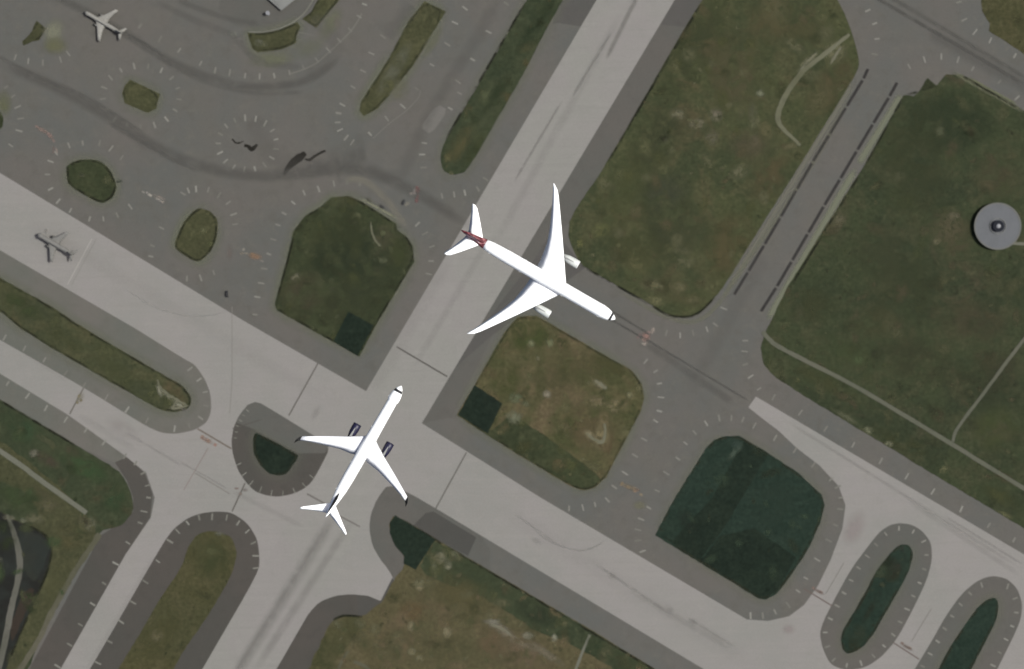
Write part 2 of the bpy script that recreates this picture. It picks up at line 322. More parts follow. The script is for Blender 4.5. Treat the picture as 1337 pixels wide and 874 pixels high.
for q_, tp in (([(206, 496), (210, 507), (221, 516), (231, 522), (245, 530)], (2, 3)), ([(231, 524), (227, 530), (226, 534), (236, 532), (246, 530)], (1.5, 2.5)), ([(484, 290), (486, 303), (490, 314), (497, 322)], (1.5, 2.5)), ([(777, 497), (784, 502), (792, 508)], (2.5, 3.5)),
               ([(766, 566), (776, 574), (786, 577), (790, 566), (789, 553)], (2, 4)), ([(640, 815), (655, 821), (668, 830)], (2, 3.5)), ([(1098, 62), (1090, 74), (1084, 84)], (1.5, 3)), ([(1066, 70), (1055, 80), (1044, 92)], (1.2, 2.4))):
    cc_ = curve(q_); struct(ribbon('bare_soil', cc_, 1, .336, PALE_SOIL, [tp[0] + (tp[1] - tp[0]) * math.sin(math.pi * i / (len(cc_) - 1)) for i in range(len(cc_))], .7))
struct(ribbon('path', curve([(1316, 315), (1325, 318), (1340, 319), (1380, 322)]), 4, .112, PATH, jitter=.2))

# ------------------------------------------------------------------ painted markings
mt_, tt, bt = new_mat('faded_white_paint', .8, .2)
at = tt.nodes.new('ShaderNodeAttribute'); at.attribute_name = 'Col'
tt.links.new(at.outputs['Color'], bt.inputs['Base Color'])
MV, MF, MC = [], [], []
def bar(x, y, dx, dy, length, width, col, z=.120):
    n = math.hypot(dx, dy); dx, dy = dx / n, dy / n; px, py = -dy, dx; i = len(MV); h, v = length / 2, width / 2
    for a, b in ((-h, -v), (h, -v), (h, v), (-h, v)): MV.append(P(x + dx * a + px * b, y + dy * a + py * b, z))
    MF.append((i, i + 1, i + 2, i + 3)); MC.append(col)
def tick_pts(pts, length=8.5, width=2.1, c=(128, 126, 118), closed=False):
    n = len(pts)
    for i, p in enumerate(pts):
        a = pts[(i - 1) % n if closed else max(0, i - 1)]; b = pts[(i + 1) % n if closed else min(n - 1, i + 1)]
        dx, dy = b[0] - a[0], b[1] - a[1]
        k = random.uniform(-14, 16); cc = alb(*(v + k for v in c))
        a_ = random.uniform(-.12, .12)
        nx, ny = -dy, dx
        bar(p[0], p[1], nx - ny * a_, ny + nx * a_, length * random.uniform(.75, 1.1), width * random.uniform(.8, 1.15), cc)
def resample(pts, step, closed=True):
    out, acc = [], 0.0
    n = len(pts)
    for i in range(n if closed else n - 1):
        a, b = Vector(pts[i]), Vector(pts[(i + 1) % n]); L = (b - a).length; t = (step - acc)
        while t <= L:
            out.append(tuple(a.lerp(b, t / L))); t += step
        acc = (acc + L) % step
    return out
def inset(pts, d):
    cx = sum(p[0] for p in pts) / len(pts); cy = sum(p[1] for p in pts) / len(pts); out = []
    n = len(pts)
    for i, p in enumerate(pts):
        a, b = Vector(pts[i - 1]), Vector(pts[(i + 1) % n]); t = (b - a).normalized(); q = Vector((-t.y, t.x))
        if q.dot(Vector((cx - p[0], cy - p[1]))) < 0: q = -q
        out.append((p[0] + q.x * d, p[1] + q.y * d))
    return out
T = [
 [(339, 100), (358, 99), (378, 95), (396, 88), (414, 79), (429, 66), (443, 53), (457, 39), (469, 22), (476, 6)],
 [(320, 99), (300, 95), (281, 92), (262, 83), (234, 66), (209, 51), (183, 34)],
 [(500, 48), (485, 70), (474, 93), (461, 114), (447, 137), (442, 148), (441, 160), (444, 170), (452, 180), (460, 186)],
 [(483, 175), (505, 155), (526, 139), (544, 116), (564, 85), (584, 58), (594, 30), (607, 11)],
 [(661, 5), (638, 42), (617, 78), (598, 107)], [(554, 187), (551, 202), (553, 219)],
 [(577, 256), (593, 254), (607, 252), (624, 247), (634, 234)],
 [(470, 240), (453, 238), (436, 240), (416, 247), (397, 252), (383, 265), (371, 279), (363, 294), (357, 313), (351, 332), (345, 351), (341, 370), (336, 388), (333, 411)],
 [(545, 293), (555, 305), (564, 322), (563, 341), (560, 358)],
 [(159, 206), (145, 194), (130, 187), (108, 187), (90, 190), (73, 200), (66, 211), (62, 228), (66, 247), (76, 263), (92, 275), (117, 286), (135, 286), (153, 281), (170, 270)],
 [(197, 335), (199, 321), (211, 298), (239, 253), (246, 249), (256, 247), (272, 248), (286, 255), (298, 265), (305, 280), (307, 293)],
 [(244, 364), (262, 363), (279, 356)],
 [(8, 114), (17, 126), (23, 140), (27, 155), (25, 171), (14, 190)],
 [(6, 441), (32, 455), (58, 470), (86, 487), (110, 503), (139, 519), (166, 535), (192, 549), (228, 560), (247, 556), (262, 546), (269, 530), (268, 512), (260, 496), (248, 482)],
 [(10, 501), (36, 517), (60, 533), (86, 548), (112, 562), (136, 578), (163, 596), (177, 605), (187, 618), (193, 634), (194, 650), (188, 668), (183, 683), (167, 709), (151, 736), (136, 762), (121, 789), (105, 816), (91, 842), (75, 870)],
 [(128, 866), (143, 838), (158, 812), (174, 787), (190, 760), (206, 733), (222, 707), (232, 694), (245, 683), (260, 676), (277, 675), (296, 676), (311, 683), (323, 694), (331, 709), (334, 726), (334, 742)],
 [(843, 472), (856, 485), (861, 501), (863, 519), (861, 537), (856, 550), (841, 574), (829, 595), (816, 618), (802, 636), (793, 653), (777, 659), (761, 663), (743, 664)],
 [(955, 546), (939, 546), (922, 553), (907, 565), (895, 579), (885, 599), (870, 618), (858, 641), (847, 663), (837, 678), (833, 692), (833, 706), (839, 720)],
 [(980, 804), (996, 804), (1012, 799), (1029, 790), (1042, 772), (1052, 755), (1067, 731), (1082, 706), (1091, 686), (1097, 665), (1098, 650), (1094, 636), (1085, 626), (1062, 607), (1038, 588), (1012, 572), (985, 556), (970, 548)],
 [(1010, 519), (1045, 539), (1078, 560), (1114, 581), (1150, 602), (1184, 622), (1218, 642), (1255, 665), (1291, 686), (1324, 705)],
 [(945, 403), (934, 424), (923, 430), (905, 435), (888, 438), (870, 435)], [(973, 445), (972, 459), (973, 476), (980, 492), (991, 508)],
 [(1133, 14), (1142, 31), (1145, 51), (1142, 71)], [(1187, 87), (1207, 78), (1229, 74), (1251, 78), (1270, 90), (1305, 107), (1328, 128)],
 [(1252, 3), (1259, 26), (1273, 42), (1293, 53), (1325, 73)],
 [(20, 75), (37, 80), (56, 82), (79, 78), (89, 70)],
 [(600, 122), (588, 142)],
]
for p in T: tick_pts(p)
ell = lambda cx, cy, rx, ry, n, a0=0: [(cx + rx * math.cos(a0 + i * 2 * math.pi / n), cy + ry * math.sin(a0 + i * 2 * math.pi / n)) for i in range(n)]
tick_pts(ell(184, 126, 50, 40, 17, .1), 8, closed=True)
tick_pts(ell(323, 188, 38, 34, 17, .2), 8, closed=True)
tick_pts(resample(inset(SH_S1, 7), 19), 7, closed=True)
tick_pts(resample(inset(SH_S2, 7), 19), 7, closed=True)
tick_pts(resample([(306, 580), (309, 560), (316, 545), (326, 533)], 8, False), 5, 1.1)
tick_pts(resample([(307, 592), (314, 612), (324, 628), (337, 638), (350, 643), (366, 645), (384, 641), (400, 632), (408, 622)], 15, False), 8, 1.3)
# faint edge lines joining the ticks of the terminal curve and of the narrow island
def line(pts, width, c):
    for a, b in zip(pts, pts[1:]):
        L = math.hypot(b[0] - a[0], b[1] - a[1]); bar((a[0] + b[0]) / 2, (a[1] + b[1]) / 2, b[0] - a[0], b[1] - a[1], L + .3, width, alb(*c), .117)
line(curve([(378, 97), (396, 91), (414, 82), (429, 69), (443, 56), (457, 42), (467, 28), (472, 18)]), 2.2, (116, 114, 106))
line(curve([(487, 181), (509, 161), (530, 145), (546, 128), (549, 118)]), 1.4, (114, 112, 105))
line([(390, 42), (415, 48)], 1, (112, 110, 104))
line(curve([(325, 42), (345, 42), (366, 37), (386, 27), (400, 14), (412, -6)]), 2.0, (118, 117, 107))
# hold lines on the taxiways and joints across the concrete
for a, b, wd, c in (((415, 475), (377, 543), 1.7, (98, 94, 88)), ((518, 453), (584, 492), 1.9, (84, 81, 76)), ((609, 591), (569, 664), 1.6, (98, 95, 89)), ((320, 631), (303, 668), 1.7, (90, 86, 80)),
                    ((109, 507), (91, 541), 1.7, (100, 96, 88)), ((258, 560), (302, 586), 1.9, (108, 98, 88)), ((1050, 769), (1086, 791), 1.6, (104, 92, 86)), ((1166, 839), (1200, 861), 1.6, (104, 92, 86)),
                    ((255, 618), (300, 645), 1.3, (126, 122, 116)), ((272, 585), (240, 640), 1.2, (136, 125, 120)), ((440, 672), (470, 688), 1.8, (110, 106, 101)), ((401, 645), (428, 660), 2.0, (108, 104, 99)),
                    ((120, 312), (88, 372), 1.4, (166, 162, 156)), ((126, 312), (93, 373), .9, (136, 133, 127)), ((1102, 735), (1078, 776), 1.0, (128, 124, 118)), ((1216, 795), (1190, 838), 1.0, (128, 124, 118)),
                    ((303, 400), (303, 500), .8, (131, 127, 121)), ((303, 500), (300, 540), .9, (134, 130, 124)), ((341, 548), (304, 560), 1.2, (84, 80, 74))):
    bar((a[0] + b[0]) / 2, (a[1] + b[1]) / 2, b[0] - a[0], b[1] - a[1], math.hypot(b[0] - a[0], b[1] - a[1]), wd, alb(*c), .123)
for x, y, l_, w_, an, c_ in ((49, 166, 6, 2.2, 28, (138, 118, 110)), (57, 171, 7, 3.2, 28, (132, 112, 104)), (64, 176, 5, 4, 40, (158, 132, 126)), (70, 184, 4, 2.5, 60, (128, 110, 102)), (74, 197, 7, 2, 80, (134, 122, 114)), (187, 251, 4, 2, 25, (136, 132, 124)), (196, 255, 5, 3, 28, (156, 150, 140)), (206, 260, 5, 3, 30, (144, 138, 130)), (212, 264, 4, 2.4, 35, (138, 130, 122)),
                             (322, 331, 4, 2, 10, (130, 122, 110)), (330, 332, 5, 3, 12, (142, 116, 88)), (335, 336, 4, 4, 12, (148, 112, 92)), (342, 341, 5, 1.6, 25, (128, 122, 114)), (318, 326, 3, 3, 0, (140, 134, 124)), (541, 250, 3, 5, 20, (176, 166, 160)), (544, 245, 2.5, 3, 10, (138, 88, 86)), (546, 251, 2, 4, 10, (128, 84, 82)), (545, 258, 2.5, 7, 15, (124, 84, 82)), (537, 253, 4, 3, 0, (160, 152, 142)), (531, 267, 5, 2.5, -40, (132, 128, 116)),
                             (846, 436, 4, 8, 30, (134, 116, 110)), (841, 443, 5, 5, 20, (146, 130, 120)), (840, 449, 5, 2, 15, (156, 148, 138)), (853, 430, 2.5, 4, 20, (150, 142, 132)), (834, 439, 2.5, 7, 30, (120, 98, 96)), (812, 632, 3, 5, 30, (138, 120, 92)), (820, 636, 4, 4, 25, (134, 118, 96)), (829, 641, 4, 4, 25, (136, 114, 94)), (837, 646, 4, 3, 25, (130, 118, 98)),
                             (264, 571, 4, 5, 30, (140, 118, 106)), (272, 576, 4, 5, 30, (140, 122, 108)), (281, 581, 4, 4, 30, (144, 116, 106)), (103, 517, 2.5, 4, 30, (118, 110, 84)), (106, 523, 3, 3, 30, (112, 104, 78)), (101, 526, 3, 3, 30, (116, 108, 84)), (309, 638, 5, 2, 0, (116, 100, 94)), (314, 645, 4, 3, 30, (120, 108, 100)), (1062, 768, 4, 3, 30, (122, 104, 96)), (1072, 773, 5, 2.5, 30, (124, 106, 98)), (1178, 840, 4, 3, 30, (122, 104, 96)), (1188, 846, 5, 2.5, 30, (122, 108, 98))):
    bar(x, y, math.cos(R(an)), math.sin(R(an)), l_, w_, alb(*c_), .1235)
me = bpy.data.meshes.new('painted_markings'); me.from_pydata([tuple(v) for v in MV], [], MF)
ca = me.color_attributes.new('Col', 'FLOAT_COLOR', 'CORNER')
for i, c in enumerate(MC):
    for k in range(4): ca.data[i * 4 + k].color = (*c, 1)
me.materials.append(mt_); struct(link(bpy.data.objects.new('painted_markings', me)))

# ------------------------------------------------------------------ soft-edged wear: rubber, dust, dry and bare spots
def wear_mat(name, n_lo, n_hi, nscale):
    m, t, b = new_mat(name, .95, .1)
    a = t.nodes.new('ShaderNodeAttribute'); a.attribute_name = 'Col'
    uv = t.nodes.new('ShaderNodeUVMap')
    ln = t.nodes.new('ShaderNodeVectorMath'); ln.operation = 'LENGTH'; t.links.new(uv.outputs[0], ln.inputs[0])
    f = rng(t, ln.outputs['Value'], 0.15, 1.0, 1.0, 0.0)
    nz = rng(t, noise(t, wpos(t), nscale, 5, .65, .6), n_lo, n_hi)
    m1 = t.nodes.new('ShaderNodeMath'); m1.operation = 'MULTIPLY'; t.links.new(f, m1.inputs[0]); t.links.new(nz, m1.inputs[1])
    m2 = t.nodes.new('ShaderNodeMath'); m2.operation = 'MULTIPLY'; t.links.new(m1.outputs[0], m2.inputs[0]); t.links.new(a.outputs['Alpha'], m2.inputs[1])
    ba = t.nodes.new('ShaderNodeAttribute'); ba.attribute_name = 'Under'
    iv = t.nodes.new('ShaderNodeMath'); iv.operation = 'SUBTRACT'; iv.operation = 'MULTIPLY_ADD'; t.links.new(m2.outputs[0], iv.inputs[0]); iv.inputs[1].default_value = -.72; iv.inputs[2].default_value = .72
    sc_ = t.nodes.new('ShaderNodeVectorMath'); sc_.operation = 'SCALE'; t.links.new(ba.outputs['Color'], sc_.inputs[0]); t.links.new(iv.outputs[0], sc_.inputs['Scale'])
    ad = t.nodes.new('ShaderNodeVectorMath'); ad.operation = 'ADD'; t.links.new(a.outputs['Color'], ad.inputs[0]); t.links.new(sc_.outputs[0], ad.inputs[1])
    t.links.new(ad.outputs[0], b.inputs['Base Color']); t.links.new(m2.outputs[0], b.inputs['Alpha'])
    return m
W_SOFT = wear_mat('soft_wear', .15, .55, .08)
W_PATCH = wear_mat('patchy_wear', .36, .54, .28)
def inside(x, y, pts):
    c = False; j = len(pts) - 1
    for i in range(len(pts)):
        xi, yi = pts[i]; xj, yj = pts[j]
        if (yi > y) != (yj > y) and x < (xj - xi) * (y - yi) / (yj - yi) + xi: c = not c
        j = i
    return c
CLIP = [chaikin(g, n) if n else g for g, _m, n in FIELDS]
W_HALO = wear_mat('kerb_dust', .25, .60, .035)
W_TURF = wear_mat('mottled_turf', .34, .60, .06)
W_VERGE = wear_mat('verge_dust', -.4, .2, .05)
W_EDGE = wear_mat('edge_growth', .36, .60, .06)
class Wear:
    def __init__(s, under, z0=.130, m=60): s.z0, s.m, s.u, s.b = z0, m, alb(*under), []; s.v, s.f, s.c, s.uv, s.n = [], [], [], [], 0
    def z(s): s.n += 1; return s.z0 + (s.n % s.m) * .003
    def quad(s, vs_, uvs, col):
        i = len(s.v); s.v += vs_; s.f.append((i, i + 1, i + 2, i + 3)); s.uv += uvs; s.c += [col] * 4; s.b += [s.u] * 4
    def spot(s, x, y, rx, ry, ang, rgb, a):
        ca_, sa = math.cos(R(ang)), math.sin(R(ang)); z = s.z(); vv = []
        for u, v in ((-1, 1), (1, 1), (1, -1), (-1, -1)):
            vv.append(P(x + u * rx * ca_ - v * ry * sa, y + u * rx * sa + v * ry * ca_, z))
        s.quad(vv, [(-1, 1), (1, 1), (1, -1), (-1, -1)], (*alb(*rgb), a))
    def turf(s, x, y, rx, ry, ang, rgb, a):
        """a spot trimmed to the lawn it grows in"""
        f = next((g for g in CLIP if inside(x, y, g)), None)
        if f is None: return
        cc, sn = math.cos(R(ang)), math.sin(R(ang))
        uvq = [(((px - x) * cc + (py - y) * sn) / rx, (-(px - x) * sn + (py - y) * cc) / ry) for px, py in f]
        for ax, sg in ((0, 1), (0, -1), (1, 1), (1, -1)):
            out = []
            for i in range(len(uvq)):
                p, q = uvq[i - 1], uvq[i]; dp, dq = 1 - sg * p[ax], 1 - sg * q[ax]
                if (dp >= 0) != (dq >= 0):
                    t = dp / (dp - dq); out.append((p[0] + (q[0] - p[0]) * t, p[1] + (q[1] - p[1]) * t))
                if dq >= 0: out.append(q)
            uvq = out
            if len(uvq) < 3: return
        z = s.z(); i0 = len(s.v)
        s.v += [P(x + u * rx * cc - v * ry * sn, y + u * rx * sn + v * ry * cc, z) for u, v in uvq]
        s.f.append(tuple(range(i0, i0 + len(uvq)))); s.uv += uvq; s.c += [(*grey(alb(*rgb)), a)] * len(uvq); s.b += [s.u] * len(uvq)
    def streak(s, pts, width, rgb, a, fade=.15):
        z = s.z(); n = len(pts); L, Q, E = [], [], []
        d = [0.0]
        for i in range(1, n): d.append(d[-1] + math.dist(pts[i], pts[i - 1]))
        for i, p in enumerate(pts):
            t0 = Vector(pts[max(0, i - 1)]); t1 = Vector(pts[min(n - 1, i + 1)]); t = (t1 - t0).normalized(); q = Vector((-t.y, t.x)) * width / 2
            L.append(P(p[0] + q.x, p[1] + q.y, z)); Q.append(P(p[0] - q.x, p[1] - q.y, z)); r = d[i] / d[-1]
            E.append(max(0, 1 - min(r, 1 - r) / fade) if fade > 0 else 0)
        M = [(a_ + b_) / 2 for a_, b_ in zip(L, Q)]
        for i in range(n - 1):
            s.quad([L[i], L[i + 1], Q[i + 1], Q[i]], [(-1, E[i]), (-1, E[i + 1]), (1, E[i + 1]), (1, E[i])], (*alb(*rgb), a))
    def build(s, name, mat):
        me = bpy.data.meshes.new(name); me.from_pydata([tuple(v) for v in s.v], [], s.f)
        ca = me.color_attributes.new('Col', 'FLOAT_COLOR', 'CORNER'); uv = me.uv_layers.new(name='UVMap')
        cu = me.color_attributes.new('Under', 'FLOAT_COLOR', 'CORNER'); ca = me.color_attributes['Col']
        for i in range(len(s.c)): cu.data[i].color = (*s.b[i], 1)
        uv = me.uv_layers['UVMap']
        for i in range(len(s.c)): ca.data[i].color = s.c[i]; uv.data[i].uv = s.uv[i]
        me.materials.append(mat); return struct(link(bpy.data.objects.new(name, me)))
def seg(a, b, k=12): return [(a[0] + (b[0] - a[0]) * i / k, a[1] + (b[1] - a[1]) * i / k) for i in range(k + 1)]
ty = Wear((150, 146, 142))
DK = (84, 82, 78)
# rubber and traffic film on concrete
for a, b, wd, al in (((440, 668), (296, 900), 17, .42), ((462, 676), (330, 880), 12, .3), ((425, 690), (300, 890), 6, .35), ((835, -10), (790, 80), 7, .6), ((800, 40), (745, 130), 4, .5), ((735, 130), (670, 240), 4, .45), ((815, 10), (640, 330), 12, .15),
                     ((590, 330), (480, 520), 22, .12), ((640, 310), (540, 480), 10, .14)):
    ty.streak(seg(a, b), wd * 1.3, (112, 109, 104), al * .95)
for a, b, wd, al in (((670, 670), (730, 712), 3, .4), ((775, 735), (880, 805), 4, .45), ((820, 770), (960, 850), 9, .3), ((895, 805), (960, 845), 4, .45), ((640, 655), (1000, 880), 26, .10), ((20, 280), (440, 530), 22, .10),
                     ((1019, 545), (1337, 745), 5, .35), ((1180, 650), (1337, 755), 8, .25), ((1230, 672), (1340, 740), 4, .4), ((165, 565), (240, 610), 4, .3), ((230, 600), (300, 640), 3, .35), ((300, 640), (400, 690), 8, .2), ((100, 540), (180, 590), 10, .15),
                     ((30, 460), (90, 500), 6, .12), ((205, 720), (110, 880), 7, .14)):
    ty.streak(seg(a, b), wd * 1.3, (114, 111, 106), al * .7)
ty.streak(curve([(695, 690), (715, 705), (738, 715), (758, 719), (775, 715), (792, 705)]), 3.5, (124, 121, 116), .4)
ty.streak(curve([(160, 375), (200, 400), (240, 412), (275, 412), (300, 405)]), 3, (130, 127, 122), .22)
for x, y, rx, ry, al in ((800, 752, 8, 6, .3), (874, 795, 9, 6, .35), (905, 812, 7, 5, .3), (700, 706, 10, 5, .25), (60, 302, 3, 4, .5), (320, 385, 20, 8, .1), (412, 540, 6, 14, .2)):
    ty.spot(x, y, rx, ry, 30, (110, 107, 102), al)
ty.u = alb(103, 101, 96)
# traffic film on asphalt
for pts, wd, al in (
    (curve([(60, -10), (112, 15), (165, 45), (215, 76), (270, 100), (330, 114), (400, 105), (450, 70)]), 11, .5),
    (curve([(165, 45), (190, 58), (215, 75)]), 4, .6), (curve([(200, 72), (260, 104), (330, 122), (400, 120)]), 6, .3),
    (curve([(-10, 80), (60, 108), (130, 145), (200, 190), (260, 216), (330, 230), (400, 226), (470, 222), (540, 250), (620, 300)]), 15, .5),
    (curve([(-10, 70), (60, 105), (110, 125), (190, 175)]), 5, .35), (curve([(140, 160), (220, 205), (260, 225)]), 5, .35),
    (curve([(200, 0), (250, 25), (300, 45), (340, 80), (400, 88)]), 9, .25), (curve([(230, 0), (300, 25), (340, 30)]), 8, .3),
    (curve([(470, 210), (520, 230), (560, 150), (610, 70), (650, 0)]), 16, .22), (curve([(480, 200), (440, 215), (400, 222)]), 20, .35),
    (seg((1135, -8), (1340, 112)), 5, .8), (seg((1155, -8), (1345, 105)), 6, .5), (seg((1210, 40), (1350, 120)), 18, .3),
    (seg((793, 403), (850, 438)), 3, .9), (seg((786, 410), (842, 443)), 3, .9), (seg((835, 438), (980, 525)), 3, .6), (seg((840, 446), (960, 528)), 10, .35), (seg((635, 318), (800, 412)), 12, .25),
    (curve([(330, 150), (345, 190), (380, 215), (440, 205), (480, 180)]), 26, .15), (curve([(405, 20), (440, 60), (400, 100)]), 18, .15),
    (seg((1000, 330), (900, 510)), 20, .15), (seg((440, 205), (445, 240)), 6, .25), (seg((505, 50), (540, 5)), 20, .2)):
    ty.streak(pts, wd * 1.5, DK, al * .95, .08)
ty.build('tyre_marks', W_SOFT)

dust = Wear((104, 102, 97))
hl = Wear((103, 101, 96), .076, 4)
def halo(pts, off, width, rgb, a, parts=None):
    base = chaikin(pts, 2); i_, o_ = inset(base, 2.0), inset(base, -width); z = hl.z(); n = len(base)
    for k in range(n):
        m = (k + 1) % n
        hl.quad([P(*i_[k], z), P(*i_[m], z), P(*o_[m], z), P(*o_[k], z)], [(.1, 0), (.1, 0), (1, 0), (1, 0)], (*alb(*rgb), a))
for g, ha in ((G7, .8), (G8, .8), (G10, .6), (G13, .7), (G14, .8), (G1, .7), (GA, .6), (GS1, .35), (GS2, .35), (G15, .4), (G2, .6), (G6, .4), (GD, .25)): halo(g, 2, 13, (108, 110, 93), ha)
for g in (G3,): dust.streak(curve([(784, 366), (850, 404), (890, 420), (915, 417), (935, 400), (955, 372), (1060, 215), (1120, 105)]), 10, (112, 112, 94), .5)
vg = Wear((103, 101, 96), .076, 4); vg.streak(seg((1178, 122), (1120, 216)), 15, (118, 120, 102), .9, .05); vg.streak(seg((1120, 216), (1000, 422)), 15, (118, 120, 102), .95, .02); vg.streak(seg((1120, 98), (946, 386)), 13, (112, 110, 99), .9, .02); vg.build('verge_dust', W_VERGE)
dust.streak(seg((1240, 92), (1340, 148)), 8, (112, 114, 88), .6); dust.streak(seg((1262, 100), (1330, 138)), 5, (114, 118, 84), .6)
dust.streak(curve([(445, 236), (475, 236), (505, 262), (520, 282), (535, 300)]), 15, (124, 120, 108), .6); dust.streak(seg((468, 258), (520, 286)), 5, (128, 128, 108), .9)
dust.spot(355, 78, 38, 14, -5, (108, 110, 88), .8); dust.spot(405, 62, 30, 16, -30, (106, 108, 90), .5); dust.spot(432, 30, 16, 30, 30, (106, 108, 86), .7); dust.spot(70, 42, 18, 24, 20, (124, 124, 106), .9); dust.spot(72, 60, 22, 16, 0, (104, 104, 76), .8)
dust.spot(310, 55, 16, 12, 0, (116, 112, 106), .5); dust.spot(305, 45, 10, 5, 0, (124, 124, 114), .6); dust.spot(188, 25, 20, 18, 0, (118, 115, 108), .5)
dust.spot(5, 135, 14, 22, 0, (100, 102, 72), .7); dust.spot(515, 90, 12, 50, 32, (104, 106, 88), .4); dust.spot(565, 55, 10, 30, 32, (104, 106, 82), .5); dust.spot(522, 118, 16, 20, 40, (104, 104, 80), .6)
# pale pavement repairs and worn red sign paint
for x, y, rx, ry, ang, rgb, al in ((55, 170, 14, 4, 30, (128, 112, 104), .8), (66, 178, 9, 4, 50, (132, 112, 104), .8), (70, 196, 3, 8, 0, (124, 104, 98), .5), (208, 258, 12, 4, 25, (134, 126, 118), .8), (192, 252, 3, 2.5, 30, (160, 154, 146), .9), (209, 262, 4, 2.5, 30, (150, 144, 136), .8),
                                   (333, 335, 12, 6, 10, (132, 108, 88), .9), (316, 331, 5, 3, 10, (130, 122, 110), .8), (541, 252, 4, 5, 20, (170, 160, 154), 1.), (545, 248, 5, 6, 0, (122, 84, 82), .9), (544, 262, 4, 5, 0, (118, 84, 82), .9), (532, 266, 5, 3, -30, (128, 124, 114), .7),
                                   (843, 440, 8, 9, 0, (140, 112, 104), 1.), (852, 432, 3.5, 6, 20, (160, 146, 136), 1), (842, 449, 5, 3, 0, (162, 150, 140), 1.), (822, 636, 18, 5, 22, (124, 110, 90), .9), (270, 575, 12, 4, 28, (142, 118, 106), .7), (105, 520, 6, 10, 30, (134, 126, 104), .6),
                                   (832, 640, 4, 3, 0, (128, 102, 86), .6), (1068, 772, 12, 3, 30, (120, 104, 96), .8), (1184, 845, 12, 3, 30, (118, 104, 96), .8), (1115, 690, 16, 30, 25, (160, 148, 146), .5), (1030, 822, 12, 8, 0, (158, 146, 144), .5), (835, 660, 12, 8, 0, (114, 112, 88), .6),
                                   (300, 330, 6, 14, 0, (112, 100, 94), .4), (440, 30, 6, 10, 0, (116, 104, 98), .4), (240, 535, 5, 3, 30, (96, 92, 84), .5), (320, 640, 5, 3, 0, (98, 84, 78), .5), (160, 560, 30, 14, 30, (158, 150, 146), .3)):
    dust.spot(x, y, rx, ry, ang, rgb, al)
dust.build('dust_and_repairs', W_SOFT); hl.build('grassy_kerb_dust', W_HALO)

tf = Wear((64, 67, 46))
